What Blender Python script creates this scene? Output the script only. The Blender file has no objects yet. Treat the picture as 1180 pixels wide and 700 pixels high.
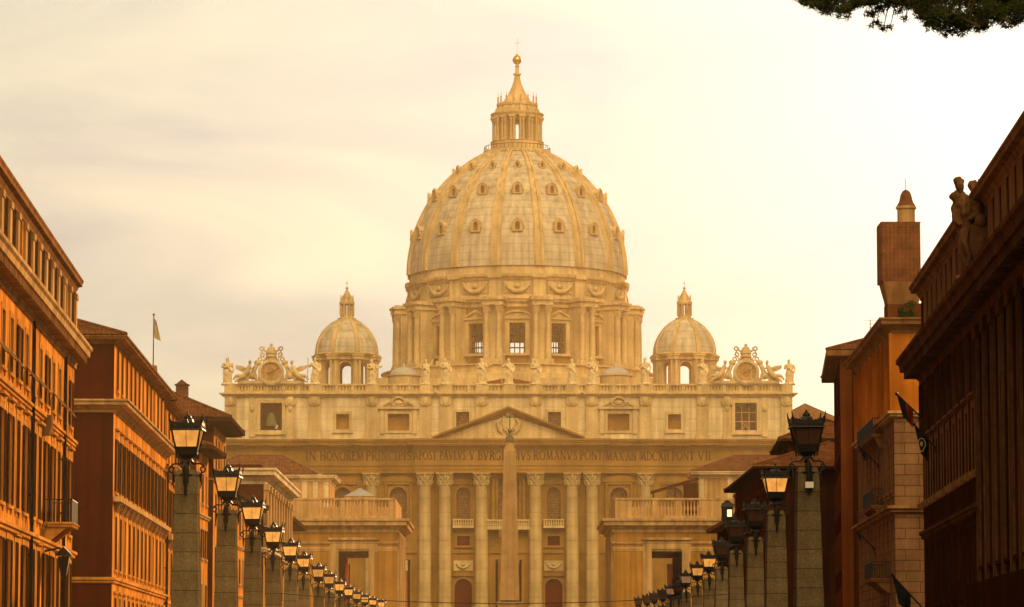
import bpy, bmesh, math, random
from math import sin, cos, pi, radians, atan, sqrt
from mathutils import Vector, Matrix
random.seed(7)
SC = bpy.context.scene
COL = SC.collection

# ------------------------------------------------------------------ camera
FPX, CZ, PITCH = 4000.0, 1.7, atan(425.0 / 4000.0)      # focal length in photo pixels, eye height, tilt
cam_d = bpy.data.cameras.new("camera")
cam_d.sensor_width = 36.0
cam_d.lens = 36.0 * FPX / 1180.0
cam_d.clip_start, cam_d.clip_end = 0.5, 30000.0
cam = bpy.data.objects.new("camera", cam_d)
COL.objects.link(cam)
cam.location = (0, 0, CZ)
cam.rotation_euler = (pi / 2 + PITCH, 0, 0)
SC.camera = cam

def at(px, py, Y):
    """the point at distance Y down the street that the photo shows at (px, py)"""
    u, v = (px - 590.0) / FPX, (350.0 - py) / FPX
    t = Y / (cos(PITCH) - v * sin(PITCH))
    return Vector((t * u, Y, CZ + t * (sin(PITCH) + v * cos(PITCH))))

# ------------------------------------------------------------------ light
SUN_EL, SUN_AZ = radians(13.5), radians(22.0)            # low evening sun, beyond the basilica to the right
SKY_CLEAR, SKY_VEIL, SKY_GOLD, SKY_FILL = (0.103, 0.145, 0.240), (1.68, 1.56, 1.07), (0.78, 0.53, 0.21), (25.5, 18.6, 8.4)
HAZE, HAZE_COL, HAZE_G = 0.00009, (1.0, 0.75, 0.40), 0.60
world = bpy.data.worlds.new("World")
SC.world = world
world.use_nodes = True
nt = world.node_tree
nt.nodes.clear()
sky = nt.nodes.new("ShaderNodeTexSky")
sky.sky_type = 'NISHITA'
sky.sun_disc = False
sky.sun_elevation, sky.sun_rotation = SUN_EL, SUN_AZ
sky.air_density, sky.dust_density, sky.ozone_density = 1.0, 4.0, 0.6
N_, LK = nt.nodes.new, nt.links.new
def vmath(op, a, b_=None, sc=None):
    x = N_("ShaderNodeVectorMath"); x.operation = op
    for i, q in enumerate((a, b_)):
        if q is None: continue
        if isinstance(q, tuple): x.inputs[i].default_value = q
        else: LK(q, x.inputs[i])
    if sc is not None:
        if isinstance(sc, float): x.inputs['Scale'].default_value = sc
        else: LK(sc, x.inputs['Scale'])
    return x.outputs[0]
def mrange(v, f0, f1, t0, t1, smooth=False):
    x = N_("ShaderNodeMapRange"); LK(v, x.inputs['Value'])
    if smooth: x.interpolation_type = 'SMOOTHSTEP'
    for k, q in zip(('From Min','From Max','To Min','To Max'), (f0,f1,t0,t1)): x.inputs[k].default_value = q
    return x.outputs[0]
tc = N_("ShaderNodeTexCoord"); sp = N_("ShaderNodeSeparateXYZ"); LK(tc.outputs['Generated'], sp.inputs[0])
mp = N_("ShaderNodeMapping"); mp.inputs['Scale'].default_value = (4.5, 4.5, 15.0); mp.inputs['Rotation'].default_value = (0.0, 0.2, 0.0)
LK(tc.outputs['Generated'], mp.inputs['Vector'])
ns = N_("ShaderNodeTexNoise"); LK(mp.outputs[0], ns.inputs['Vector'])
for k, q in (('Scale',1.5),('Detail',7.0),('Roughness',0.5),('Distortion',0.6)): ns.inputs[k].default_value = q
clear = vmath('MULTIPLY', sky.outputs[0], SKY_CLEAR)                      # the clear evening sky ...
west = mrange(sp.outputs[1], 0.45, 0.85, 0.0, 1.0, True)
vcol = vmath('ADD', SKY_GOLD, vmath('SCALE', tuple(a-b for a, b in zip(SKY_VEIL, SKY_GOLD)), None, west))
veil = vmath('SCALE', vcol, None, mrange(ns.outputs['Fac'], 0.34, 0.68, 0.60, 1.42))   # ... behind a thin streaked veil of cloud
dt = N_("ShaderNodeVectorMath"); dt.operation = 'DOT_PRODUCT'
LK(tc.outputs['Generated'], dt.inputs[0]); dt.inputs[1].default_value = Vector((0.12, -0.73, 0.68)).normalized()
lit = vmath('SCALE', (0.36, 0.21, -0.26), None, mrange(ns.outputs['Fac'], 0.46, 0.66, 0.0, 1.0))
veil = vmath('ADD', veil, vmath('SCALE', lit, None, west))
fill_lobe = vmath('SCALE', SKY_FILL, None, mrange(dt.outputs['Value'], 0.80, 0.985, 0.0, 1.0, True))  # added fill: invented bright patch of unseen eastern sky that lights the facade
bg = N_("ShaderNodeBackground"); wout = N_("ShaderNodeOutputWorld")
LK(vmath('ADD', vmath('ADD', clear, veil), fill_lobe), bg.inputs[0])
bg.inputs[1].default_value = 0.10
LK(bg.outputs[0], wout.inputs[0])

sun_d = bpy.data.lights.new("sun", 'SUN')
sun_d.energy, sun_d.angle, sun_d.color = 5.0, radians(0.5), (1.0, 0.58, 0.26)
sun = bpy.data.objects.new("sun", sun_d)
COL.objects.link(sun)
to_sun = Vector((sin(SUN_AZ) * cos(SUN_EL), cos(SUN_AZ) * cos(SUN_EL), sin(SUN_EL)))
sun.rotation_euler = to_sun.to_track_quat('Z', 'Y').to_euler()
sun.location = (80, 300, 200)

SC.view_settings.view_transform = 'Standard'
SC.view_settings.look = 'None'
SC.view_settings.exposure = 0.95
SC.view_settings.gamma = 1.0
SC.render.engine = 'CYCLES'
SC.cycles.use_denoising = True
SC.cycles.max_bounces = 6
SC.cycles.diffuse_bounces = 3
SC.cycles.volume_bounces = 0
SC.cycles.sample_clamp_indirect = 6.0

# ------------------------------------------------------------------ mesh helpers
class MB:
    def __init__(s):
        s.v, s.f, s.sm, s.mi = [], [], [], []
        s.M, s.mat = None, 0
    def add(s, verts, faces, smooth=False):
        o = len(s.v)
        if s.M is None: s.v += [Vector(p) for p in verts]
        else: s.v += [s.M @ Vector(p) for p in verts]
        for f in faces:
            s.f.append([o + i for i in f]); s.sm.append(smooth); s.mi.append(s.mat)
    def hexa(s, p):      # p: bottom 4 (ring), top 4
        s.add(p, [(3,2,1,0),(4,5,6,7),(0,1,5,4),(1,2,6,5),(2,3,7,6),(3,0,4,7)])
    def box(s, x0, x1, y0, y1, z0, z1):
        s.hexa([(x0,y0,z0),(x1,y0,z0),(x1,y1,z0),(x0,y1,z0),(x0,y0,z1),(x1,y0,z1),(x1,y1,z1),(x0,y1,z1)])
    def taper(s, cx, cy, z0, z1, a0, a1, b0=None, b1=None):   # square frustum, half sizes
        b0 = a0 if b0 is None else b0; b1 = a1 if b1 is None else b1
        s.hexa([(cx-a0,cy-b0,z0),(cx+a0,cy-b0,z0),(cx+a0,cy+b0,z0),(cx-a0,cy+b0,z0),
                (cx-a1,cy-b1,z1),(cx+a1,cy-b1,z1),(cx+a1,cy+b1,z1),(cx-a1,cy+b1,z1)])
    def prism(s, pts, d0, d1, plane='xz', smooth=False):
        n = len(pts)
        if plane == 'xz': A = [(p[0],d0,p[1]) for p in pts]; B = [(p[0],d1,p[1]) for p in pts]
        elif plane == 'yz': A = [(d0,p[0],p[1]) for p in pts]; B = [(d1,p[0],p[1]) for p in pts]
        else: A = [(p[0],p[1],d0) for p in pts]; B = [(p[0],p[1],d1) for p in pts]
        o = len(s.v)
        s.add(A + B, [list(range(n)), list(range(2*n-1, n-1, -1))])
        s.add(A + B, [(i,(i+1)%n,n+(i+1)%n,n+i) for i in range(n)], smooth)
    def lathe(s, prof, cx=0, cy=0, n=24, a0=0.0, a1=2*pi, smooth=True, caps=True):
        full = abs(a1 - a0 - 2*pi) < 1e-6
        m = n if full else n + 1
        vs = []
        for r, z in prof:
            for i in range(m):
                a = a0 + (a1 - a0) * i / n
                vs.append((cx + r*sin(a), cy - r*cos(a), z))
        fs = []
        for k in range(len(prof)-1):
            for i in range(n):
                j = (i+1) % m
                fs.append((k*m+i, k*m+j, (k+1)*m+j, (k+1)*m+i))
        s.add(vs, fs, smooth)
        if caps and full:
            o = len(s.v) - len(vs)
            for k in (0, len(prof)-1):
                if prof[k][0] > 1e-4:
                    s.f.append([o + k*m + i for i in range(m)]); s.sm.append(False); s.mi.append(s.mat)
    def loft(s, rings, smooth=True, caps=True):
        m = len(rings[0]); vs = [p for r in rings for p in r]
        fs = [(k*m+i, k*m+(i+1)%m, (k+1)*m+(i+1)%m, (k+1)*m+i) for k in range(len(rings)-1) for i in range(m)]
        s.add(vs, fs, smooth)
        if caps:
            o = len(s.v) - len(vs)
            for k in (0, len(rings)-1):
                s.f.append([o + k*m + i for i in range(m)]); s.sm.append(False); s.mi.append(s.mat)
    def tube(s, pts, r, n=6, smooth=True):
        pts = [Vector(p) for p in pts]
        rs = r if isinstance(r, (list, tuple)) else [r]*len(pts)
        rings = []; up = None
        for i, p in enumerate(pts):
            d = (pts[min(i+1,len(pts)-1)] - pts[max(i-1,0)])
            if d.length < 1e-9: d = Vector((0,0,1))
            d.normalize()
            if up is None:
                up = d.orthogonal().normalized()
            else:
                up = (up - d*up.dot(d))
                up = up.normalized() if up.length > 1e-6 else d.orthogonal().normalized()
            w = d.cross(up)
            rings.append([tuple(p + (up*cos(2*pi*k/n) + w*sin(2*pi*k/n))*rs[i]) for k in range(n)])
        s.loft(rings, smooth)
    def ball(s, c, r, n=12, m=8):
        rx, ry, rz = r if isinstance(r, (list, tuple)) else (r, r, r)
        vs, fs = [(c[0],c[1],c[2]-rz)], []
        for k in range(1, m):
            t = pi*k/m
            for i in range(n):
                a = 2*pi*i/n
                vs.append((c[0]+rx*sin(t)*cos(a), c[1]+ry*sin(t)*sin(a), c[2]-rz*cos(t)))
        vs.append((c[0],c[1],c[2]+rz))
        for i in range(n): fs.append((0, 1+(i+1)%n, 1+i))
        for k in range(m-2):
            for i in range(n):
                fs.append((1+k*n+i, 1+k*n+(i+1)%n, 1+(k+1)*n+(i+1)%n, 1+(k+1)*n+i))
        L = len(vs)-1
        for i in range(n): fs.append((L, 1+(m-2)*n+i, 1+(m-2)*n+(i+1)%n))
        s.add(vs, fs, True)
    def mesh(s, name, mats, origin=(0,0,0), sharp=40):
        o = Vector(origin)
        me = bpy.data.meshes.new(name)
        me.from_pydata([tuple(p - o) for p in s.v], [], s.f)
        me.update()
        if any(s.sm):
            me.polygons.foreach_set('use_smooth', s.sm)
        if not isinstance(mats, (list, tuple)): mats = [mats]
        for m in mats: me.materials.append(m)
        if len(mats) > 1: me.polygons.foreach_set('material_index', s.mi)
        bm = bmesh.new(); bm.from_mesh(me)
        bmesh.ops.recalc_face_normals(bm, faces=bm.faces)
        bm.to_mesh(me); bm.free()
        if any(s.sm): me.set_sharp_from_angle(angle=radians(sharp))
        return me
    def build(s, name, mats, parent=None, origin=None, **kw):
        o = origin if origin is not None else (world_loc(parent) if parent else (0,0,0))
        me = s.mesh(name, mats, o)
        return link(name, me, parent, None if parent else o, **kw)

def world_loc(o):
    p = Vector(o.location); q = o.parent
    while q: p = p + Vector(q.location); q = q.parent     # only used for unrotated chains
    return p
def tag(o, label=None, cat=None, group=None, kind=None):
    if label: o['label'] = label
    if cat: o['category'] = cat
    if group: o['group'] = group
    if kind: o['kind'] = kind
    return o
def link(name, me, parent=None, loc=None, mat=None, **kw):
    o = bpy.data.objects.new(name, me); COL.objects.link(o)
    if parent: o.parent = parent
    if loc is not None: o.location = loc
    if mat is not None: o.matrix_local = mat
    return tag(o, **kw) if kw else o
def thing(name, label, cat, loc, group=None, rz=0):
    o = bpy.data.objects.new(name, None); COL.objects.link(o)
    o.location = loc; o.rotation_euler = (0,0,rz); o.empty_display_size = 0.5
    return tag(o, label, cat, group)
def kids(o): return [c for c in ALLKIDS.get(o.name, [])]
def copy_tree(o, parent=None):
    c = o.copy(); COL.objects.link(c)
    if parent: c.parent = parent
    for ch in list(o.children): copy_tree(ch, c)
    return c

# ------------------------------------------------------------------ materials
def mat_new(name):
    m = bpy.data.materials.new(name); m.use_nodes = True
    n = m.node_tree; b = n.nodes['Principled BSDF']
    return m, n, b
def surf(name, col, rough=0.8, var=0.25, scale=0.5, streak=0.0, fine=0.0, bump=0.0, blocks=None, metal=0.0,
         courses=None, st_sc=1.0, cdk=0.72, per_obj=0.0, dark=None, spec=0.0):
    """weathered surface: blotches, run-down streaks, masonry joints, fine grain - all in object space"""
    m, n, b = mat_new(name)
    L = n.links.new
    tc = n.nodes.new("ShaderNodeTexCoord")
    co = tc.outputs['Object']
    def noise(sc, det=5, vec=None):
        t = n.nodes.new("ShaderNodeTexNoise"); t.inputs['Scale'].default_value = sc; t.inputs['Detail'].default_value = det
        L(vec or co, t.inputs['Vector']); return t.outputs['Fac']
    def ramp(f, lo, hi, p0=0.3, p1=0.7):
        r = n.nodes.new("ShaderNodeMapRange"); r.inputs['From Min'].default_value = p0; r.inputs['From Max'].default_value = p1
        r.inputs['To Min'].default_value = lo; r.inputs['To Max'].default_value = hi
        L(f, r.inputs['Value']); return r.outputs[0]
    def mul(a, c):
        x = n.nodes.new("ShaderNodeMath"); x.operation = 'MULTIPLY'; L(a, x.inputs[0])
        if isinstance(c, float): x.inputs[1].default_value = c
        else: L(c, x.inputs[1])
        return x.outputs[0]
    f = ramp(noise(scale), 1 - var, 1 + var)
    if fine: f = mul(f, ramp(noise(scale*14, 3), 1 - fine, 1 + fine))
    if streak:
        mp = n.nodes.new("ShaderNodeMapping"); mp.inputs['Scale'].default_value = (1.6, 1.6, 0.09)
        L(co, mp.inputs['Vector'])
        f = mul(f, ramp(noise(st_sc, 5, mp.outputs[0]), 1 - streak, 1 + streak*0.35, 0.32, 0.62))
    sep = None
    def uv():
        s = n.nodes.new("ShaderNodeSeparateXYZ"); L(co, s.inputs[0])
        a = n.nodes.new("ShaderNodeMath"); a.operation = 'ADD'; L(s.outputs[0], a.inputs[0]); L(s.outputs[1], a.inputs[1])
        c = n.nodes.new("ShaderNodeCombineXYZ"); L(a.outputs[0], c.inputs[0]); L(s.outputs[2], c.inputs[1]); return c.outputs[0], s
    hgt = None
    if blocks:
        w, h, mo, dk = blocks
        v, _ = uv()
        bt = n.nodes.new("ShaderNodeTexBrick"); L(v, bt.inputs['Vector'])
        bt.inputs['Scale'].default_value = 1.0; bt.inputs['Brick Width'].default_value = w; bt.inputs['Row Height'].default_value = h
        bt.inputs['Mortar Size'].default_value = mo; bt.inputs['Mortar Smooth'].default_value = 0.2
        bt.inputs['Color1'].default_value = (1.06,1.06,1.06,1); bt.inputs['Color2'].default_value = (0.88,0.88,0.88,1)
        bt.inputs['Mortar'].default_value = (dk,dk,dk,1)
        f = mul(f, bt.outputs['Color']); hgt = bt.outputs['Color']
    if courses:
        v, s = uv()
        wv = n.nodes.new("ShaderNodeMath"); wv.operation = 'FRACT'
        sc = n.nodes.new("ShaderNodeMath"); sc.operation = 'MULTIPLY'; sc.inputs[1].default_value = courses
        L(s.outputs[2], sc.inputs[0]); L(sc.outputs[0], wv.inputs[0])
        f = mul(f, ramp(wv.outputs[0], cdk, 1.02, 0.0, 0.2))
    if per_obj:
        oi = n.nodes.new("ShaderNodeObjectInfo"); f = mul(f, ramp(oi.outputs['Random'], 1-per_obj, 1+per_obj, 0, 1))
    vm = n.nodes.new("ShaderNodeVectorMath"); vm.operation = 'SCALE'
    vm.inputs[0].default_value = col[:3]; L(f, vm.inputs['Scale'])
    L(vm.outputs[0], b.inputs['Base Color'])
    b.inputs['Roughness'].default_value = rough
    b.inputs['Metallic'].default_value = metal
    b.inputs['Specular IOR Level'].default_value = spec
    if bump:
        bp = n.nodes.new("ShaderNodeBump"); bp.inputs['Strength'].default_value = bump; bp.inputs['Distance'].default_value = 0.05
        L(hgt if hgt is not None else noise(scale*10, 4), bp.inputs['Height']); L(bp.outputs[0], b.inputs['Normal'])
    return m
def glow(name, col, strength, base=(0.12,0.07,0.03)):
    m, n, b = mat_new(name)
    tc = n.nodes.new("ShaderNodeTexCoord"); t = n.nodes.new("ShaderNodeTexNoise"); t.inputs['Scale'].default_value = 3.5
    n.links.new(tc.outputs['Object'], t.inputs['Vector'])
    r = n.nodes.new("ShaderNodeMapRange"); r.inputs['From Min'].default_value = .3; r.inputs['From Max'].default_value = .7
    r.inputs['To Min'].default_value = strength*0.65; r.inputs['To Max'].default_value = strength*1.3
    n.links.new(t.outputs['Fac'], r.inputs['Value'])
    b.inputs['Base Color'].default_value = (*base, 1); b.inputs['Roughness'].default_value = 0.3
    b.inputs['Emission Color'].default_value = (*col, 1)
    oi = n.nodes.new("ShaderNodeObjectInfo"); r2 = n.nodes.new("ShaderNodeMapRange"); r2.inputs['To Min'].default_value = .7; r2.inputs['To Max'].default_value = 1.25
    n.links.new(oi.outputs['Random'], r2.inputs['Value']); mm = n.nodes.new("ShaderNodeMath"); mm.operation = 'MULTIPLY'
    n.links.new(r.outputs[0], mm.inputs[0]); n.links.new(r2.outputs[0], mm.inputs[1]); n.links.new(mm.outputs[0], b.inputs['Emission Strength'])
    m.cycles.emission_sampling = 'NONE'
    return m
M = {}
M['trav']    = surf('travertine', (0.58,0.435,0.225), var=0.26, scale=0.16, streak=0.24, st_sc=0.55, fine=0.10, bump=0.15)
M['statst']  = surf('statue_stone', (0.70,0.56,0.33), var=0.18, scale=0.8, streak=0.2, st_sc=0.8, fine=0.1)
M['travc']   = surf('column_travertine', (0.50,0.365,0.175), var=0.22, scale=0.3, streak=0.25, st_sc=0.5, fine=0.1, bump=0.1, courses=0.36, cdk=0.84)
M['deepor']  = surf('deep_orange_plaster', (0.52,0.17,0.02), var=0.22, scale=0.25, streak=0.3, fine=0.06)
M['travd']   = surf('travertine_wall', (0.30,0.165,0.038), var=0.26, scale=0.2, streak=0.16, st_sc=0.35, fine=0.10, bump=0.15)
M['travp']   = surf('travertine_pale', (0.64,0.52,0.32), var=0.22, scale=0.25, streak=0.28, st_sc=0.55, fine=0.10, bump=0.1, courses=0.42, cdk=0.86)
M['lead']    = surf('lead_sheet', (0.50,0.45,0.345), rough=0.8, var=0.2, scale=0.3, streak=0.30, st_sc=0.5, fine=0.10, courses=0.55, cdk=0.74)
M['leadpale']= surf('pale_lead', (0.42,0.42,0.40), rough=0.5, var=0.15, scale=0.5)
M['gold']    = surf('gilded_bronze', (0.75,0.45,0.12), rough=0.35, metal=0.8, var=0.15, scale=1.0)
M['bronze']  = surf('green_bronze', (0.11,0.13,0.07), rough=0.6, var=0.3, scale=1.5)
M['letter']  = surf('letter_bronze', (0.095,0.052,0.020), rough=0.8, var=0.2, scale=1.0)
M['granite'] = surf('red_granite', (0.36,0.225,0.095), var=0.2, scale=0.5, streak=0.2, fine=0.12, bump=0.1)
M['ochre']   = surf('ochre_plaster', (0.56,0.255,0.055), var=0.34, scale=0.22, streak=0.30, fine=0.06)
M['orange']  = surf('orange_plaster', (0.62,0.25,0.045), var=0.36, scale=0.28, streak=0.42, fine=0.10)
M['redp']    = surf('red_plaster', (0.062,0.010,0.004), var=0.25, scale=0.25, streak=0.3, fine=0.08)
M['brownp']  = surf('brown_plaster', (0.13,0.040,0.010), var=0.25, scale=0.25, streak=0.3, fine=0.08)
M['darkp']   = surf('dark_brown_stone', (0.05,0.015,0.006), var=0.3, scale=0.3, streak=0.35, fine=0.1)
M['yellowp'] = surf('yellow_plaster', (0.40,0.20,0.04), var=0.2, scale=0.25, streak=0.25, fine=0.06)
M['cream']   = surf('cream_stone', (0.50,0.31,0.13), var=0.18, scale=0.4, streak=0.35, fine=0.08, bump=0.1)
M['creamd']  = surf('tan_stone', (0.26,0.13,0.05), var=0.2, scale=0.4, streak=0.35, fine=0.08, bump=0.1)
M['rustic']  = surf('rusticated_stone', (0.22,0.115,0.055), var=0.2, scale=0.4, streak=0.3, fine=0.1, blocks=(1.7,0.66,0.03,0.45), bump=0.6)
M['ashlar']  = surf('lamp_travertine', (0.15,0.11,0.06), var=0.3, scale=0.9, streak=0.2, fine=0.22, blocks=(3.0,0.62,0.014,0.4), bump=0.5, per_obj=0.18)
M['brick']   = surf('old_brick', (0.20,0.10,0.05), var=0.3, scale=0.8, blocks=(0.30,0.11,0.02,0.4), fine=0.15, bump=0.3)
M['tile']    = surf('roof_tiles', (0.16,0.06,0.025), var=0.35, scale=1.2, fine=0.25, courses=2.6)
M['wood']    = surf('dark_shutter', (0.045,0.018,0.009), rough=0.6, var=0.3, scale=2.0, courses=9.0)
M['shutl']   = surf('sunlit_shutter', (0.30,0.17,0.07), rough=0.6, var=0.3, scale=2.0, courses=9.0)  # paler shutter tone: sunlight on the propped leaves put into the colour
M['iron']    = surf('black_iron', (0.012,0.010,0.009), rough=0.5, var=0.2, scale=3.0, spec=0.25)
M['brownst'] = surf('brown_stone_trim', (0.11,0.045,0.018), var=0.25, scale=0.4, streak=0.3, fine=0.1)
M['carved']  = surf('dark_carved_stone', (0.15,0.072,0.03), var=0.3, scale=1.2, streak=0.3, fine=0.15)  # dark brown base tone, shared by the sculpture and the pilaster edging
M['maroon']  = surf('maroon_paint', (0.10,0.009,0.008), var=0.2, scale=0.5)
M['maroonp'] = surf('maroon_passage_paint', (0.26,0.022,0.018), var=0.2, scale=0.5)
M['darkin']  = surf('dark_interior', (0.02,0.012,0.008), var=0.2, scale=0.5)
M['cobble']  = surf('cobbles', (0.06,0.055,0.05), var=0.3, scale=2.0, fine=0.3, bump=0.5)
M['asphalt'] = surf('asphalt', (0.05,0.048,0.045), var=0.25, scale=1.0, fine=0.2)
M['paving']  = surf('paving_stone', (0.22,0.19,0.15), var=0.2, scale=0.8, blocks=(0.8,0.8,0.02,0.5))
M['white']   = surf('white_paint', (0.7,0.68,0.62), var=0.1, scale=1.0)
M['flagcol'] = surf('flag_cloth_pale', (0.55,0.45,0.26), var=0.2, scale=1.0)
M['flagred'] = surf('flag_cloth_red', (0.35,0.05,0.02), var=0.2, scale=1.0)
M['flagdk']  = surf('flag_cloth_dark', (0.02,0.02,0.025), var=0.2, scale=1.0)
M['leaf']    = surf('pine_needles', (0.045,0.055,0.016), rough=0.7, var=0.35, scale=1.5)
M['bark']    = surf('pine_bark', (0.10,0.06,0.035), var=0.4, scale=3.0, bump=0.5)
M['plant']   = surf('plant_leaves', (0.035,0.05,0.018), var=0.3, scale=3.0)
M['lit']     = glow('lit_lamp_glass', (1.0,0.64,0.27), 1.35)
M['amber']   = glow('amber_lamp_glass', (1.0,0.40,0.07), 0.40)
M['dim']     = glow('dim_lamp_glass', (1.0,0.5,0.2), 0.10, (0.12,0.05,0.02))
def glass(name, col, rough):
    m, n, b = mat_new(name)
    b.inputs['Base Color'].default_value = (*col, 1); b.inputs['Roughness'].default_value = rough
    b.inputs['Specular IOR Level'].default_value = 0.6
    return m
M['glass'] = glass('window_glass', (0.03,0.016,0.008), 0.15)
M['unlit'] = glass('unlit_lamp_glass', (0.06,0.022,0.010), 0.35)
M['lattice'] = surf('leaded_glass', (0.20,0.12,0.06), rough=0.5, var=0.3, scale=2.0, blocks=(0.5,0.5,0.06,0.5))

# ------------------------------------------------------------------ ground
def gz(Y):
    k = [(-1e9,0),(330,0),(450,1.2),(520,2.0),(600,5.0),(640,8.0),(9e9,8.0)]
    for (a,za),(b_,zb) in zip(k, k[1:]):
        if Y <= b_:
            return za + (zb-za)*max(0,(Y-a))/(b_-a) if a > -1e8 and b_ < 1e9 else za
ys = [-400,-200,0,100,200,330,370,410,450,485,520,560,600,640,700,800,900,1180]
xs = [-900,-400,-60,-30,0,30,60,400,900]
g = MB()
g.add([(x,y,gz(y)) for y in ys for x in xs],
      [(j*9+i, j*9+i+1, (j+1)*9+i+1, (j+1)*9+i) for j in range(len(ys)-1) for i in range(8)])
g.build('ground', M['cobble'], kind='structure')
def strip(name, mat, xl, xr, y0, y1, dz, n=24):
    s = MB()
    vs, fs = [], []
    for i in range(n+1):
        y = y0 + (y1-y0)*i/n
        vs += [(xl(y),y,gz(y)+dz),(xr(y),y,gz(y)+dz)]
    for i in range(n): fs.append((2*i,2*i+1,2*i+3,2*i+2))
    s.add(vs, fs); return s.build(name, mat, kind='structure')
strip('road', M['asphalt'], lambda y: -7.2-0.017*max(0,y-100), lambda y: 7.2+0.017*max(0,y-100), -60, 450, 0.006)
for sg, nm in ((-1,'pavement'),(1,'pavement')):
    s = MB(); n = 24; vs = []; fs = []
    for i in range(n+1):
        y = -60 + 510*i/n; a = sg*(7.2+0.017*max(0,y-100)); b_ = sg*(22.5+0.02*max(0,y-100))
        z = gz(y)
        vs += [(a,y,z-0.05),(a,y,z+0.14),(b_,y,z+0.14),(b_,y,z-0.05)]
    for i in range(n):
        for k in range(4): fs.append((4*i+k, 4*i+(k+1)%4, 4*i+4+(k+1)%4, 4*i+4+k))
    s.add(vs, fs); s.build(nm, M['paving'], kind='structure')
for y in range(-40, 440, 9):
    pass
s = MB()
for i in range(54):
    y = -40 + 9*i
    s.add([(-0.07,y,gz(y)+0.011),(0.07,y,gz(y)+0.011),(0.07,y+4,gz(y+4)+0.011),(-0.07,y+4,gz(y+4)+0.011)], [(0,1,2,3)])
s.build('road_marking', M['white'], kind='structure')
# ------------------------------------------------------------------ walls with real openings, bands and tiled roofs
class Fr:
    """a wall frame: u along the wall, n outward from it, z up"""
    def __init__(s, p0, p1, side=None, out=None):
        s.o = Vector((p0[0], p0[1], 0)); d = Vector((p1[0]-p0[0], p1[1]-p0[1], 0))
        s.len = d.length; s.u = d.normalized()
        n = Vector((s.u.y, -s.u.x, 0))
        if (side is not None and n.x*side < 0) or (out is not None and n.dot(Vector(out)) < 0): n = -n
        s.n = n
        s.hand = 1 if s.u.cross(s.n).z > 0 else -1
    def P(s, u, n, z): return s.o + s.u*u + s.n*n + Vector((0,0,z))
    def mat(s): return Matrix(((s.u.x,s.n.x,0,s.o.x),(s.u.y,s.n.y,0,s.o.y),(0,0,1,0),(0,0,0,1)))
    def local(s, u, n, z, base=(0,0,0)):
        x = s.u*s.hand; p = s.P(u,n,z) - Vector(base)
        return Matrix(((x.x,s.n.x,0,p.x),(x.y,s.n.y,0,p.y),(0,0,1,p.z),(0,0,0,1)))

def holed_wall(mb, u0, u1, z0, z1, holes, th=0.4, n0=0.0):
    """mb.M must be the frame's matrix. holes: (ua,ub,za,zb)"""
    us = sorted({u0,u1} | {h[0] for h in holes} | {h[1] for h in holes})
    zs = sorted({z0,z1} | {h[2] for h in holes} | {h[3] for h in holes})
    us = [u for u in us if u0-1e-6 <= u <= u1+1e-6]; zs = [z for z in zs if z0-1e-6 <= z <= z1+1e-6]
    for j in range(len(zs)-1):
        zc = (zs[j]+zs[j+1])/2; run = None
        for i in range(len(us)-1):
            uc = (us[i]+us[i+1])/2
            ins = any(h[0] < uc < h[1] and h[2] < zc < h[3] for h in holes)
            if not ins and run is None: run = us[i]
            if (ins or i == len(us)-2) and run is not None:
                e = us[i] if ins else us[i+1]
                mb.add([(run,n0,zs[j]),(e,n0,zs[j]),(e,n0,zs[j+1]),(run,n0,zs[j+1])], [(0,1,2,3)]); run = None
    for a,b,c,d in holes:
        mb.add([(a,n0,c),(a,n0,d),(a,n0-th,d),(a,n0-th,c)], [(0,1,2,3)])
        mb.add([(b,n0,c),(b,n0,d),(b,n0-th,d),(b,n0-th,c)], [(0,1,2,3)])
        mb.add([(a,n0,d),(b,n0,d),(b,n0-th,d),(a,n0-th,d)], [(0,1,2,3)])
        mb.add([(a,n0,c),(b,n0,c),(b,n0-th,c),(a,n0-th,c)], [(0,1,2,3)])
def arch_fill(mb, uc, w, zs, n0, n1, k=8):
    """spandrels that turn the top of a rectangular opening (spring line zs) into a half-circle"""
    r = w/2
    for sg in (-1,1):
        pts = [(uc+sg*r, zs)] + [(uc+sg*r*cos(pi/2*i/k), zs+r*sin(pi/2*i/k)) for i in range(1,k+1)] + [(uc+sg*(r+.02), zs+r+.02), (uc+sg*(r+.02), zs)]
        mb.prism(pts, n0, n1)
def arch_ring(mb, uc, w, zs, n0, n1, t, k=12):
    r = w/2
    o = [(uc+(r+t)*cos(pi*i/k), zs+(r+t)*sin(pi*i/k)) for i in range(k+1)]
    q = [(uc+r*cos(pi*i/k), zs+r*sin(pi*i/k)) for i in range(k+1)]
    for i in range(k):
        mb.hexa([(q[i][0],n0,q[i][1]),(o[i][0],n0,o[i][1]),(o[i+1][0],n0,o[i+1][1]),(q[i+1][0],n0,q[i+1][1]),
                 (q[i][0],n1,q[i][1]),(o[i][0],n1,o[i][1]),(o[i+1][0],n1,o[i+1][1]),(q[i+1][0],n1,q[i+1][1])])
def band(mb, u0, u1, D, prof, wrap=True):
    """moulding of profile [(out,z)] carried along the front and round both ends"""
    rings = []
    for o, z in prof:
        if wrap: rings.append([(u0-o,-D,z),(u0-o,o,z),(u1+o,o,z),(u1+o,-D,z)])
        else: rings.append([(u0,0,z),(u0,o,z),(u1,o,z),(u1,0,z)])
    mb.loft(rings, smooth=False)
def prof_cornice(z0, z1, out):
    h = z1-z0
    return [(0.004,z0),(0.12*out,z0),(0.12*out,z0+.18*h),(0.35*out,z0+.38*h),(0.38*out,z0+.5*h),(0.85*out,z0+.55*h),(0.88*out,z0+.78*h),(out,z0+.86*h),(out,z1),(0.0,z1+.03)]
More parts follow.
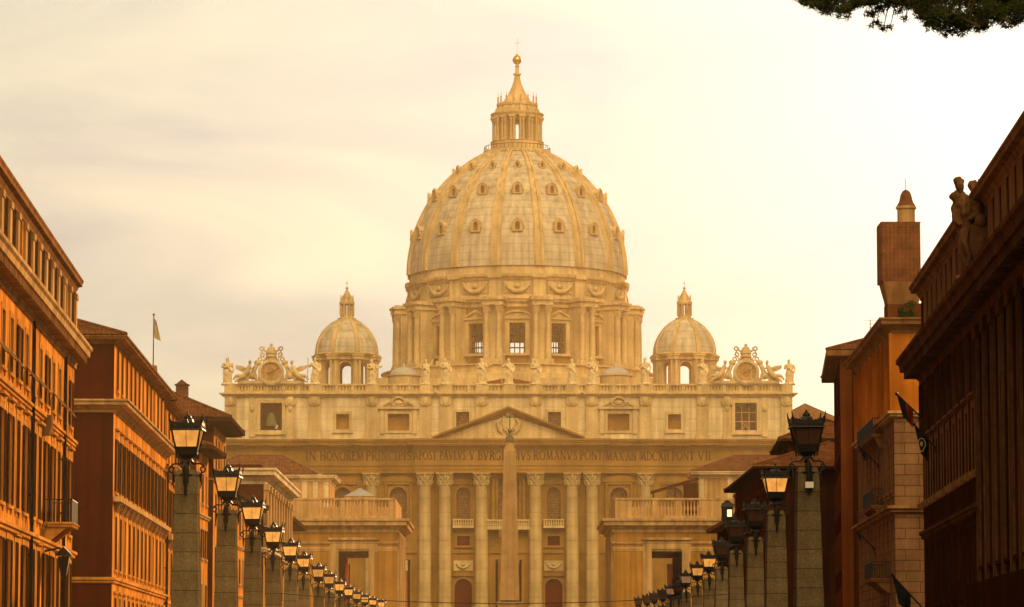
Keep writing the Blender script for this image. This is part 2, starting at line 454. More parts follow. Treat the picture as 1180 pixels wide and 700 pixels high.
def prof_eave(z0, z1, out):
    return [(0.004,z0),(out*0.96,z0+.02),(out,z0+.06),(out,z1),(0.0,z1+.02)]
def prof_course(z0, z1, out):
    h = z1-z0
    return [(0.004,z0),(out*.6,z0+.15*h),(out*.6,z0+.45*h),(out,z0+.55*h),(out,z1-.1*h),(0.0,z1)]
def tiled_slope(mb, a, e, up, nrm, lin, lr, pitch=0.32, hh=0.07):
    """rows of half-round tiles: a eave corner, e eave vector, up slope vector, lin/lr hip insets along the eave"""
    Ln = e.length; d = e/Ln; n = max(2,int(Ln/pitch)); vs = []; sub = 4
    N = n*sub
    for i in range(N+1):
        s = Ln*i/N
        h = 1.0
        if lin > 0: h = min(h, s/lin)
        if lr > 0: h = min(h, (Ln-s)/lr)
        h = max(h, 0.002)
        b = (abs(sin(pi*i/sub)) if i % sub else 0)*hh
        for k in range(2):
            vs.append(a + d*s + up*(h*k) + nrm*b)
    mb.add(vs, [(2*i,2*i+2,2*i+3,2*i+1) for i in range(N)], True)
def hip_roof(mb, fr, u0, u1, n0, n1, ze, zr, gable=False):
    """n0 street edge (larger n), n1 back edge"""
    half = (n0-n1)/2; rise = zr-ze; ins = 0.0 if gable else min(half, (u1-u0)/2-.01)
    P = fr.P
    def sl(a, b, upv, l, r):
        e = b-a; nn = e.cross(upv).normalized()
        if nn.z < 0: nn = -nn
        tiled_slope(mb, a, e, upv, nn, l, r)
    sl(P(u0,n0,ze), P(u1,n0,ze), -fr.n*half + Vector((0,0,rise)), ins, ins)
    sl(P(u0,n1,ze), P(u1,n1,ze),  fr.n*half + Vector((0,0,rise)), ins, ins)
    if not gable:
        sl(P(u0,n1,ze), P(u0,n0,ze), fr.u*ins + Vector((0,0,rise)), half, half)
        sl(P(u1,n1,ze), P(u1,n0,ze), -fr.u*ins + Vector((0,0,rise)), half, half)
    r0, r1 = P(u0+ins,(n0+n1)/2,zr+.08), P(u1-ins,(n0+n1)/2,zr+.08)
    mb.tube([r0,r1], 0.16)
    if not gable:
        for a, r in ((P(u0,n0,ze+.05),r0),(P(u0,n1,ze+.05),r0),(P(u1,n0,ze+.05),r1),(P(u1,n1,ze+.05),r1)): mb.tube([a,r],0.14)

# ------------------------------------------------------------------ windows (surround > pane, shutters)
_wc = {}
def win_meshes(w, h, style, trim, louv):
    key = (round(w,2), round(h,2), style, trim, louv)
    if key in _wc: return _wc[key]
    shut_in = style.endswith('+c'); style = style.replace('+c','')
    t = min(0.24, w*0.2); s = MB(); x = w/2
    if style != 'bare':
        s.box(-x-t,-x,-.02,.035,-.02,h+t); s.box(x,x+t,-.02,.035,-.02,h+t); s.box(-x,x,-.02,.035,h,h+t)
        s.box(-x-t-.08,x+t+.08,-.02,.11,-.16,-.02)
        s.box(-x-t+.02,-x-.02,-.02,.06,-.36,-.16); s.box(x+.02,x+t-.02,-.02,.06,-.36,-.16)
        if style in ('hood','hoodshut'):
            s.box(-x-t+.02,x+t-.02,-.02,.05,h+t,h+t+.28)
            s.box(-x-t-.10,x+t+.10,-.02,.20,h+t+.28,h+t+.40)
        elif style == 'cap':
            s.box(-x-t-.10,x+t+.10,-.02,.15,h+t,h+t+.14)
    else:
        s.box(-x-.10,x+.10,-.02,.14,-.16,-.0)
    frame = s.mesh('window', M[trim])
    p = MB()
    p.add([(-x,-.30,0),(x,-.30,0),(x,-.30,h),(-x,-.30,h)], [(0,1,2,3)])
    p.mat = 1
    for a in (-x, -.03, x-.06): p.box(a,a+.06,-.30,-.24,0,h)
    nb = max(1,int(h/0.9))
    for i in range(nb+1):
        z = (h-.06)*i/nb; p.box(-x+.06,-.03,-.295,-.25,z,z+.06); p.box(.03,x-.06,-.295,-.25,z,z+.06)
    pane = p.mesh('pane', [M['glass'], M['wood']])
    sh = []
    if style in ('shut','hoodshut'):
        for sg in (-1,1):
            q = MB(); a, b_ = sorted((sg*(x+.02), sg*(x+.02+w*.48)))
            q.box(a,b_,.038,.068,.02,h-.02)
            for i in range(3): q.box(a+.03,b_-.03,.068,.076,.06+(h-.1)*i/3,.0+(h-.1)*(i+1)/3)
            sh.append(q.mesh('shutter', M[louv]))
    elif style in ('closed','prop'):
        for sg in (-1,1):
            q = MB(); a, b_ = sorted((sg*.01, sg*(x-.01)))
            q.box(a,b_,-.14,-.08,.02 if style == 'closed' else h*.42,h-.02)
            sh.append(q.mesh('shutter', M[louv]))
        if style == 'prop':          # the lower leaf is hinged at its top and propped out
            q = MB(); L = h*.42; an = radians(38)
            dy, dz = sin(an)*L, cos(an)*L; z = h*.42
            q.hexa([(-x+.02,dy-.08,z-dz),(x-.02,dy-.08,z-dz),(x-.02,dy-.03,z-dz+.03),(-x+.02,dy-.03,z-dz+.03),
                    (-x+.02,-.08,z),(x-.02,-.08,z),(x-.02,-.03,z+.03),(-x+.02,-.03,z+.03)])
            sh.append(q.mesh('shutter', M['shutl']))
    if shut_in:                      # leaves closed, hung almost flush with the wall
        for sg in (-1,1):
            q = MB(); a, b_ = sorted((sg*.008, sg*(x+.05)))
            q.box(a,b_,-.02,.045,.01,h-.01)
            for i in range(3): q.box(a+.05,b_-.05,.045,.055,.05+(h-.08)*i/3,.0+(h-.08)*(i+1)/3)
            sh.append(q.mesh('shutter', M[louv]))
    _wc[key] = (frame, pane, sh); return _wc[key]

class Bld:
    def __init__(s, name, label, cat, p0, p1, side, D, z1, group=None, z0=-0.6, out=None):
        s.fr = Fr(p0, p1, side, out); s.D, s.z0, s.z1 = D, z0, z1
        s.loc = s.fr.P(s.fr.len/2, 0, 0); s.loc.z = gz(s.loc.y)
        s.root = thing(name, label, cat, s.loc, group)
        s.holes = []; s.len = s.fr.len; s.left = side == 1
        s.wins = []
    def row(s, z, h, w, us, style='plain', trim='cream', louv='wood'):
        for u in us:
            s.holes.append((u-w/2,u+w/2,z,z+h)); s.wins.append((u,z,w,h,style,trim,louv))
    def mb(s):
        m = MB(); m.M = s.fr.mat(); return m
    def put(s, m, name, mat, parent=None, **kw): return m.build(name, mat, parent or s.root, s.loc, **kw)
    def finish(s, wallm, roof=True, endm=None, extra=None):
        m = s.mb(); holed_wall(m, 0, s.len, s.z0, s.z1, s.holes)
        D, L, a, b_ = s.D, s.len, s.z0, s.z1
        def q(p): m.add(p, [(0,1,2,3)])
        if not endm:
            q([(0,0,a),(0,-D,a),(0,-D,b_),(0,0,b_)])
        q([(L,0,a),(L,-D,a),(L,-D,b_),(L,0,b_)]); q([(0,-D,a),(L,-D,a),(L,-D,b_),(0,-D,b_)])
        if roof: q([(0,0,b_),(L,0,b_),(L,-D,b_),(0,-D,b_)])
        if extra: extra(m)
        s.put(m, 'wall', M[wallm])
        if endm:
            m = s.mb(); m.add([(0,0,a),(0,-D,a),(0,-D,b_),(0,0,b_)], [(0,1,2,3)]); s.put(m, 'end_wall', M[endm])
        for iw,(u,z,w,h,st,tr,lv) in enumerate(s.wins):
            if s.left and st in ('plain','hood','cap','bare') and (iw*7+int(z*3)) % 10 < 8: st += '+c'
            fm, pm, sh = win_meshes(w,h,st,tr,lv)
            o = link('window', fm, s.root, mat=s.fr.local(u,0,z,s.loc))
            link('pane', pm, o)
            for x in sh: link('shutter', x, o)
    def band(s, name, mat, prof, u0=0.0, u1=None, wrap=True, D=None):
        m = s.mb(); band(m, u0, s.len if u1 is None else u1, (s.D if D is None else D), prof, wrap); return s.put(m, name, M[mat])
    def boxes(s, name, mat, lst, parent=None):
        m = s.mb()
        for b in lst: m.box(*b)
        return s.put(m, name, M[mat], parent)
    def pipe(s, u, z0, z1, name='downpipe'):
        m = s.mb(); m.tube([(u,.16,z0),(u,.16,z1)], .09)
        z = z0+1
        while z < z1: m.box(u-.13,u+.13,0,.2,z,z+.08); z += 2.6
        return s.put(m, name, M['iron'])
    def balcony(s, u, z, w, d=1.0, brackets=2, plinth='cream', dark=False):
        m = s.mb(); m.box(u-w/2,u+w/2,.0,d,z-.22,z); m.box(u-w/2-.06,u+w/2+.06,.0,d+.06,z-.10,z-.03)
        for k in range(brackets):
            x = u-w/2+.25+(w-.5)*k/max(1,brackets-1)
            m.prism([(0.0,z-.95),(.25,z-.85),(d*.8,z-.23),(0.0,z-.23)], x-.14, x+.14, 'yz')
        b = s.put(m, 'balcony', M[plinth])
        m = s.mb(); hgt = 1.05
        m.box(u-w/2,u+w/2,d-.07,d-.02,z+hgt-.05,z+hgt)
        m.box(u-w/2,u-w/2+.05,.02,d,z+hgt-.05,z+hgt); m.box(u+w/2-.05,u+w/2,.02,d,z+hgt-.05,z+hgt)
        n = int(w/.14)
        for i in range(n+1):
            x = u-w/2+.02+(w-.04)*i/n; m.box(x-.014,x+.014,d-.06,d-.03,z,z+hgt-.05)
        for i in range(int(d/.14)):
            y = .1+.14*i
            for x in (u-w/2+.02,u+w/2-.02): m.box(x-.014,x+.014,y-.014,y+.014,z,z+hgt-.05)
        s.put(m, 'railing', M['iron'], b)
        return b
def spread(a, b, n): return [a + (b-a)*(i+.5)/n for i in range(n)]

def pt(px, Y, py=560): p = at(px,py,Y); return (p.x, p.y)
# ================================================================== left side of the street
# --- nearest left palazzo: orange walls, heavy cornice, attic of tall windows between pilasters
b = Bld('palazzo', 'sunlit orange palazzo nearest on the left, with propped shutters and an iron balcony', 'building',
        (-19.1,112), pt(84,175), 1, 16, 21.2, 'palazzi lining the left side of the street')
n = 18; us = spread(0.4, b.len-0.5, n); bay = us[1]-us[0]
b.row(18.75, 2.05, 1.35, us, 'bare', 'ochre')
pa = [u for i,u in enumerate(us)]
b.row(13.9, 2.25, 1.25, us, 'plain', 'ochre')
b.row(8.5, 3.7, 1.35, us, 'hood', 'ochre')
b.row(3.4, 3.7, 1.35, us, 'cap', 'ochre')
for i in range(len(b.wins)):
    u,z,w,h,st,tr,lv = b.wins[i]; k = us.index(u)
    if z == 13.9: b.wins[i] = (u,z,w,h,'prop' if k % 4 != 1 else 'shut',tr,'wood')
    if z in (8.5,3.4) and k % 3 != 0: b.wins[i] = (u,z,w,h,'hoodshut' if z == 8.5 else 'shut',tr,'wood')
b.finish('orange')
b.band('cornice', 'cream', prof_cornice(16.95,18.1,.85))
b.band('string_course', 'ochre', prof_course(12.95,13.3,.22))
b.band('string_course', 'ochre', prof_course(7.35,7.75,.25))
b.band('eaves', 'creamd', prof_cornice(20.75,21.5,.38))
for u in [0.15]+[(us[i]+us[i+1])/2 for i in range(n-1)]+[b.len-.28]:
    m = b.mb(); m.box(u-.42,u+.42,.003,.10,18.15,20.75); m.box(u-.47,u+.47,.003,.16,20.45,20.72); m.box(u-.47,u+.47,.003,.14,18.14,18.36)
    b.put(m, 'pilaster', M['cream'])
m = b.mb()
for i in range(int(b.len/.62)): m.box(.2+.62*i,.48+.62*i,.2,.66,17.2,17.52)
b.put(m, 'cornice_brackets', M['creamd'], kind='stuff')
ub = (us[13]+us[14])/2
b.balcony(ub, 8.55, 3.4, 1.25, 3, 'ochre')
m = b.mb(); m.box(ub-1.5,ub+1.5,1.12,1.19,8.6,9.62); b.put(m, 'balcony_panel', M['wood'])
for u in (us[10]+bay/2, us[15]+bay/2): b.pipe(u, .5, 16.9)
m = b.mb(); uu = us[12]+bay/2
m.prism([(-.3,12.4),(.3,12.4),(.42,12.85),(.42,13.3),(-.42,13.3),(-.42,12.85)], uu-.4, uu+.4, 'yz'); b.put(m, 'rain_hopper', M['creamd'])
m = b.mb(); uu = us[13]-.2
m.tube([(uu,.0,7.2),(uu,.7,7.35),(uu,.9,7.0)], .05); m.taper(uu,.9,6.1,6.95,.13,.26); m.prism([(.5,7.0),(.9,7.4),(1.3,7.0)], uu-.38, uu+.38, 'yz'); b.put(m, 'wall_lantern', M['iron'])

# --- second left palazzo: dark red end wall, orange street front under a long eave
def red_palazzo(lbl, p0, p1, zc, ze, n, D, roofz, endm, offs):
    b = Bld('palazzo', lbl, 'building', p0, p1, 1, D, ze, 'palazzi lining the left side of the street')
    us = spread(.6, b.len-.4, n)
    b.row(zc+.75, ze-zc-1.25, 1.0, us, 'plain', 'ochre', 'wood')
    b.row(12.6+offs, 3.2, 1.25, us, 'hoodshut', 'ochre', 'wood')
    b.row(7.9+offs, 3.2, 1.25, us, 'hood', 'ochre', 'wood')
    b.row(3.0+offs, 3.2, 1.25, us, 'cap', 'ochre', 'wood')
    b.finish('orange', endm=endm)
    b.band('cornice', 'cream', prof_cornice(zc-.75,zc,.95))
    b.band('eaves', 'creamd', prof_cornice(ze-.45,ze,.8))
    b.band('string_course', 'ochre', prof_course(7.0+offs,7.4+offs,.25))
    m = b.mb()
    m.box(.3,b.len,.004,.45,11.95+offs,12.25+offs)
    for u in us:
        for q in (-.62,.62): m.prism([(.0,11.35+offs),(.15,11.4+offs),(.4,11.94+offs),(.0,11.94+offs)], u+q-.12,u+q+.12,'yz')
    b.put(m, 'balcony_ledge', M['cream'])
    m = MB(); hip_roof(m, b.fr, -.75, b.len+.75, .75, -D, ze+.03, roofz); b.put(m, 'roof', M['tile'])
    return b
b = red_palazzo('long orange palazzo with a dark red end wall, second along the left side',
                pt(130,209), pt(191,256), 18.05, 21.9, 13, 13, 24.3, 'redp', 0)
m = b.mb()
for y in (-1.0,-3.4,-6.0): m.box(-.12,-.003,y-.35,y+.35,7.5,17.2)
b.put(m, 'pilaster', M['redp'])
m = b.mb(); m.box(-.10,-.003,-2.9,-1.6,8.2,11.6); m.box(-.2,-.003,-3.0,-1.5,11.6,11.9); b.put(m, 'blind_window', M['redp'])
b.pipe(b.len-.3, .5, 17)
b = red_palazzo('short orange palazzo with a lower cornice, joined to the long red-ended one',
                pt(191.5,256.3), pt(207,272), 16.8, 21.6, 4, 13, 23.6, 'redp', -.5)

# --- low shed-roofed wing and the hip-roofed tower house with the flag
b = Bld('house', 'narrow orange house with a projecting dark tiled eave, half hidden behind the first lamp', 'building', pt(226,273), pt(240,283.5), 1, 10, 19.3, 'palazzi lining the left side of the street')
us = spread(.3,b.len,3)
for z in (15.2,10.8,6.4,2.6): b.row(z,2.3,1.15,us,'plain' if z != 10.8 else 'shut','cream','wood')
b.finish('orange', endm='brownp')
b.band('eaves', 'wood', prof_eave(19.1,19.4,1.35))
m = MB(); hip_roof(m, b.fr, -1.3, b.len+.9, 1.35, -9, 19.42, 21.0); b.put(m, 'roof', M['tile'])
b.band('string_course', 'cream', prof_course(13.9,14.3,.25))

b = Bld('tower_house', 'tall house with a brown tiled hip roof, wide eaves and a flag above', 'building', pt(246,285), pt(260,300), 1, 15, 22.4, 'palazzi lining the left side of the street')
us = spread(.8,b.len-.5,4)
for z in (18.6,14.0,9.6,5.2): b.row(z,2.4,1.2,us,'plain','cream','wood')
b.finish('orange', endm='brownp')
b.band('eaves', 'wood', prof_eave(22.1,22.45,1.55))
m = b.mb()
for i in range(14): m.box(.1+i*b.len/14,.28+i*b.len/14,.0,1.4,21.85,22.1)
for i in range(18): m.box(-1.4,.0,-.3-i*.8,-.12-i*.8,21.85,22.1)
b.put(m, 'eaves_brackets', M['wood'], kind='stuff')
m = MB(); hip_roof(m, b.fr, -1.5, b.len+1.5, 1.5, -15, 22.48, 26.2); b.put(m, 'roof', M['tile'])
b.band('string_course', 'cream', prof_course(17.2,17.6,.2))
m = b.mb(); m.box(-.16,-.003,-1.1,-.02,0,21.9); b.put(m, 'corner_pilaster', M['redp'])
c = at(210,446,291)
m = MB(); m.box(c.x-.5,c.x+.5,c.y-.4,c.y+.4,c.z-1.6,c.z+.1); m.box(c.x-.6,c.x+.6,c.y-.5,c.y+.5,c.z+.1,c.z+.2); m.prism([(c.x-.5,c.z+.2),(c.x,c.z+.6),(c.x+.5,c.z+.2)], c.y-.4,c.y+.4); b.put(m, 'chimney', M['brick'])
# flag on its roof
c = at(176.5,425,292); top = at(178,364,292)
t = thing('flag', 'pale limp flag on a thin pole above the brown hip roof on the left', 'flag', c)
m = MB(); m.tube([c+Vector((0,0,-1.2)),Vector((c.x,c.y,top.z))], [.07,.04]); m.ball((c.x,c.y,top.z+.1),.10); m.taper(c.x,c.y,c.z-1.3,c.z+.25,.4,.3); m.build('pole', M['creamd'], t)
m = MB(); vs = []; fs = []
for i in range(9):
    for j in range(7):
        z = top.z-.2-i*.21; x = c.x+.04+j*.10*(.35+.65*(i/8)); y = c.y+.10*sin(j*1.9+i*.5)
        vs.append((x,y,z-.05*j))
for i in range(8):
    for j in range(6): fs.append((i*7+j,i*7+j+1,(i+1)*7+j+1,(i+1)*7+j))
m.add(vs,fs,True); m.build('cloth', M['flagcol'], t)

# --- low orange front, then the cream-corniced palazzo with tall pilasters
b = Bld('palazzo', 'lower orange palazzo with small arched windows behind the second lamp', 'building', pt(262,301), pt(297,330), 1, 12, 17.3, 'palazzi lining the left side of the street')
us = spread(.5,b.len-.5,9)
for z in (13.9,9.6,5.2): b.row(z,2.2,1.1,us,'plain','cream','wood')
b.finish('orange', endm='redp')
b.band('eaves', 'wood', prof_eave(17.0,17.3,1.0)); b.band('string_course','cream',prof_course(12.6,12.95,.2)); b.band('string_course','cream',prof_course(8.3,8.6,.2))
m = MB(); hip_roof(m, b.fr, -.9, b.len+.9, 1.0, -12, 17.33, 19.2); b.put(m,'roof',M['tile'])

b = Bld('palazzo', 'palazzo with a pale cornice, tall cream pilasters and a red end wall behind the lamps', 'building', pt(304,332), pt(333,374), 1, 9, 20.4, 'palazzi lining the left side of the street')
n = 9; us = spread(.8,b.len-.8,n)
b.row(14.6,3.6,1.5,us,'bare','cream'); b.row(9.0,3.4,1.4,us,'plain','cream'); b.row(4.0,3.4,1.4,us,'plain','cream')
b.finish('yellowp', endm='redp')
b.band('cornice','travp',prof_cornice(19.6,21.1,1.25)); b.band('string_course','redp',prof_course(16.6,17.1,.3), u1=.02)
b.band('string_course','travp',prof_course(13.1,13.6,.4))
for u in [.35]+[(us[i]+us[i+1])/2 for i in range(n-1)]+[b.len-.35]:
    m = b.mb(); m.box(u-.55,u+.55,.004,.40,13.6,19.6); m.box(u-.68,u+.68,.004,.52,19.0,19.6); b.put(m,'pilaster',M['cream'])
b.boxes('parapet','redp',[(.2,b.len-.2,-8.6,-.3,21.12,21.5)])

b = Bld('house', 'small brown house with a dark eave between the white-corniced palazzo and the left pavilion', 'building', pt(325,382), pt(338,406), 1, 10, 18.3, 'palazzi lining the left side of the street')
us = spread(.6,b.len-.6,6)
for z in (14.2,9.8,5.4): b.row(z,2.4,1.2,us,'plain','cream')
b.finish('ochre', endm='brownp')
b.band('eaves','wood',prof_eave(18.1,18.45,1.5))
m = MB(); hip_roof(m,b.fr,-1.2,b.len+1.2,1.5,-10,18.5,20.0); b.put(m,'roof',M['tile'])

# the street goes on behind the viewpoint
for sd,nm in ((-1,'left'),(1,'right')):
    b = Bld('palazzo','plain palazzo with rows of windows beside the viewpoint on the %s, outside the photo' % nm,'building',(sd*17.6,-150),(sd*18.6,104),-sd,16,22.0)
    b.row(15.5,2.4,1.3,spread(1,b.len-1,20),'plain','creamd'); b.row(9.0,3.2,1.4,spread(1,b.len-1,20),'hood','creamd'); b.row(3.6,3.2,1.4,spread(1,b.len-1,20),'plain','creamd')
    b.finish('darkp' if sd > 0 else 'brownp'); b.band('eaves','creamd',prof_cornice(21.2,22.1,.9)); b.band('string_course','creamd',prof_course(8.0,8.4,.25))
# ================================================================== right side of the street
b = Bld('palazzo', 'dark brown stone palazzo nearest on the right, with tall pilasters and an attic', 'building',
        (18.85,112), pt(1064,185), -1, 16, 22.0, 'palazzi lining the right side of the street')
us = spread(41.5, b.len-.6, 9); usn = spread(1.0, 40.5, 11)
b.row(10.7,2.8,1.35,us,'hood','creamd'); b.row(14.0,2.6,1.5,us,'bare','brownst'); b.row(5.2,3.0,1.5,us,'plain','darkp')
b.row(6.3,10.2,1.9,usn,'bare','darkp')
at_us = spread(.6,b.len-.4,24)
b.row(19.0,2.0,.95,at_us,'bare','creamd')
def attic(m): pass
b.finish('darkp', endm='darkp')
b.boxes('attic','creamd',[(a+.5,c_-.5,.004,.06,18.45,21.6) for a,c_ in zip(at_us,at_us[1:])])
b.band('cornice','brownst',prof_cornice(16.9,18.4,1.3))
m = b.mb()
for i in range(int(b.len/.7)): m.box(.2+.7*i,.55+.7*i,.3,1.0,17.25,17.65)
b.put(m,'cornice_brackets',M['brownst'],kind='stuff')
b.band('eaves','creamd',prof_cornice(21.5,22.3,.6))
b.band('string_course','brownst',prof_course(8.7,9.15,.25), u0=40.9)
m = b.mb()
for u in spread(41.2,b.len-.3,30): m.box(u-.13,u+.13,.14,.40,10.28,10.55)
b.put(m,'flower_boxes',M['creamd'],kind='stuff')
e_ = b.mb()
for u in [.3]+[(usn[i]+usn[i+1])/2 for i in range(10)]+[40.6]:
    m = b.mb(); m.box(u-.55,u+.55,.004,.07,5.6,16.9); e_.box(u-.70,u-.555,.004,.13,5.6,16.9); e_.box(u+.555,u+.70,.004,.11,5.6,16.9); m.box(u-.75,u+.75,.004,.2,16.3,16.85); b.put(m,'pilaster',M['brownst'])
b.put(e_,'pilaster_edging',M['carved'],kind='stuff')
for u in [41.3]+[(us[i]+us[i+1])/2 for i in range(8)]+[b.len-.2]:
    m = b.mb(); m.box(u-.16,u+.16,.004,.2,13.9,16.9); b.put(m,'pilaster',M['brownst'])
b.boxes('base_course','darkp',[(0,40.9,.004,.7,-.5,5.5)])
RB1 = b

# --- orange-topped palazzo with rusticated stone below
b = Bld('palazzo', 'orange-topped palazzo with rusticated tan stone below, right of the basilica', 'building', pt(1031,215), pt(989,246), -1, 14, 23.3, 'palazzi lining the right side of the street')
n = 9; us = spread(.5,b.len-.5,n)
zs = at(1031,475,215).z
b.row(zs+1.2,3.4,1.2,us,'bare','orange')
for z in (13.0,7.9,3.0): b.row(z,3.3,1.15,us,'plain','creamd','wood')
b.z1 = 23.3
fr = b.fr
m = b.mb(); holed_wall(m,0,b.len,zs,23.3,[h for h in b.holes if h[2] > zs])
for a in (0,b.len): m.add([(a,0,zs),(a,-14,zs),(a,-14,23.3),(a,0,23.3)],[(0,1,2,3)])
m.add([(0,-14,zs),(b.len,-14,zs),(b.len,-14,23.3),(0,-14,23.3)],[(0,1,2,3)]); m.add([(0,0,23.3),(b.len,0,23.3),(b.len,-14,23.3),(0,-14,23.3)],[(0,1,2,3)])
b.put(m,'upper_wall',M['deepor'])
b.holes = [h for h in b.holes if h[2] < zs]; b.z1 = zs
b.finish('rustic')
b.band('cornice','creamd',prof_cornice(22.7,23.6,.9)); b.band('string_course','cream',prof_course(zs-.35,zs+.1,.4)); b.band('string_course','creamd',prof_course(11.5,12.0,.5))
for u in [.2]+[(us[i]+us[i+1])/2 for i in range(n-1)]+[b.len-.2]:
    m = b.mb(); m.box(u-.3,u+.3,.004,.25,zs+.1,22.7); b.put(m,'pilaster',M['deepor'])
b.balcony(us[1]+1.5, 7.6, 6, 1.2, 4, 'creamd'); b.balcony(us[4], 17.0, 14, .7, 6, 'creamd'); b.balcony(us[3], 12.4, 8, .8, 4, 'creamd')
RB2 = b
# dark potted shrub on the terrace roof
def leafy(m, c, r, n, size, seed=1, flat=1.0):
    rnd = random.Random(seed)
    for i in range(n):
        while True:
            p = Vector((rnd.uniform(-1,1),rnd.uniform(-1,1),rnd.uniform(-1,1)))
            if p.length <= 1: break
        p = Vector((p.x*r[0],p.y*r[1],p.z*r[2])) + Vector(c)
        d = Vector((rnd.gauss(0,1),rnd.gauss(0,1),rnd.gauss(0,1)*flat)).normalized(); e = d.orthogonal().normalized()
        e = (Matrix.Rotation(rnd.uniform(0,6.28),3,d) @ e)
        s_ = size*rnd.uniform(.6,1.4)
        m.add([p-e*s_*.35, p+d*s_, p+e*s_*.35], [(0,1,2)])
c = at(1048,371,219)
t = thing('potted_shrub', 'dark shrub in a trough on the roof edge above the orange wall', 'plant', (c.x,c.y,23.6))
m = MB(); m.box(c.x-.6,c.x+.6,c.y-.3,c.y+.3,23.62,23.9); m.build('trough',M['creamd'],t)
m = MB()
for k in range(9): leafy(m,(c.x+random.uniform(-.6,.6),c.y-.1,24.1+random.uniform(0,.9)),(.26,.26,.2),70,.15,k)
m.build('foliage',M['plant'],t)

# --- brick tower with its little turret behind it
a0, a1 = at(1018,254,246), at(1063,254,246); zt, zb = a0.z, at(1030,322,246).z
xm, wx = (a0.x+a1.x)/2, (a1.x-a0.x)/2
t = thing('brick_tower','square brick tower with a corbelled cornice and a pale conical turret on top','tower',(xm,248.5,0))
yc = 248.8
m = MB(); m.box(xm-wx,xm+wx,yc-wx,yc+wx,zb,zt); tiled_slope(m,Vector((xm-wx,yc-wx-.01,zb)),Vector((2*wx,0,0)),Vector((0,0,zt-zb)),Vector((0,-1,0)),0,0,.27,.06); tiled_slope(m,Vector((xm-wx-.01,yc-wx,zb)),Vector((0,2*wx,0)),Vector((0,0,zt-zb)),Vector((-1,0,0)),0,0,.27,.06); m.box(xm-wx-.03,xm+wx+.03,yc-wx-.03,yc+wx+.03,zt,zt+.08)
m.build('tower_top',M['tile'],t)
m = MB()
for i,(d0,d1,z0,z1) in enumerate(((.10,.14,zb-.25,zb-.003),(.02,.09,zb-.6,zb-.25),(-.08,.0,zb-1.0,zb-.6),(-.2,-.1,zb-1.6,zb-1.0))):
    m.taper(xm+.15,yc,z0,z1,wx+d0-.1,wx+d1-.1)
m.build('corbels',M['creamd'],t)
m = MB(); m.box(xm-wx+.42,xm+wx+.1,yc-wx+.3,yc+wx,-.5,zb-1.55); m.build('shaft',M['brownp'],t)
tx = at(1045.5,240,248).x; z3 = at(1045,236,246).z; z4 = at(1045,214,246).z
m = MB(); m.lathe([(.72,zt+.08),(.72,zt+.16),(.64,zt+.2),(.64,z3),(.75,z3+.05),(.75,z3+.2),(.6,z3+.3)],tx,yc,12,smooth=False); m.build('turret',M['cream'],t)
m = MB(); m.lathe([(.72,z3+.2),(.5,z3+.6),(.38,z4-.25),(.25,z4-.02),(.03,z4+.1)],tx,yc,14); m.tube([(tx,yc,z4),(tx,yc,z4+.9)],.025); m.build('turret_cap',M['tile'],t)

# --- narrow dark hip-roofed house
b = Bld('tower_house','narrow dark house with a brown tiled hip roof, between the orange-topped palazzo and the basilica','building',pt(969,262),pt(962,285),-1,9,at(968,405,262).z,'palazzi lining the right side of the street')
us = spread(.6,b.len-.4,5)
for z in (18.5,14.2,9.8,5.4): b.row(z,2.4,1.15,us,'plain','brownp')
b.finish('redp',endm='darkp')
ze = b.z1
b.band('eaves','creamd',prof_eave(ze-.45,ze,1.0)); m = MB(); hip_roof(m,b.fr,-1.0,b.len+1,1.0,-9,ze+.02,ze+1.7); b.put(m,'roof',M['tile'])
b.boxes('corner_pilaster','brownp',[(-.2,-.003,-.9,-.02,0,ze-.5)])
b.boxes('window_surround','brownp',[(-.1,-.003,-3.2,-1.7,ze-3.2,ze-1.0)])

# --- long low dark building with stepped tiled roofs
ze = at(877,538,293).z
b = Bld('palazzo','long low dark building with stacked tiled roofs behind the nearest right lamp','building',pt(882,293),pt(847,331),-1,14,ze,'palazzi lining the right side of the street')
us = spread(1,b.len-1,9)
for z in (ze-4.4,ze-8.6,ze-13): b.row(z,2.5,1.2,us,'plain','brownp')
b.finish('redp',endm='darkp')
b.band('eaves','wood',prof_eave(ze-.25,ze,1.0)); m = MB(); hip_roof(m,b.fr,-.9,b.len+.9,1.0,-14,ze+.02,ze+2.6); b.put(m,'roof',M['tile'])
b.boxes('eaves_lining','creamd',[(-.98,-.90,-14,1.0,ze-.02,ze+.10)])
# the taller wing behind with its own roof
z2 = at(905,512,306).z
bb = Bld('house','small house with a tiled roof rising behind the long low dark building on the right','building',pt(908,300),pt(898,318),-1,8,z2)
bb.finish('darkp'); m = MB(); hip_roof(m,bb.fr,-.7,bb.len+.7,.8,-8,z2+.02,z2+1.9); bb.put(m,'roof',M['tile']); bb.band('eaves','wood',prof_eave(z2-.2,z2,.8))

ze = at(856,592,332).z
b = Bld('house','low dark house with a tiled eave beside the fourth right lamp','building',pt(860,333),pt(826,372),-1,10,ze,'palazzi lining the right side of the street')
us = spread(1,b.len-1,8)
for z in (ze-3.6,ze-7.6): b.row(z,2.3,1.1,us,'plain','brownp')
b.finish('redp',endm='ochre')
b.band('eaves','creamd',prof_eave(ze-.3,ze,1.1)); m = MB(); hip_roof(m,b.fr,-.4,b.len+.9,1.1,-10,ze+.02,ze+2.2); b.put(m,'roof',M['tile'])
ze = at(846,571,335).z
bb = Bld('chimney_block','pink plaster chimney block catching the light between two dark roofs on the right','building',pt(847,336),pt(846,340),-1,.9,ze)
bb.finish('orange'); bb.band('coping','creamd',prof_course(ze-.02,ze+.2,.15))
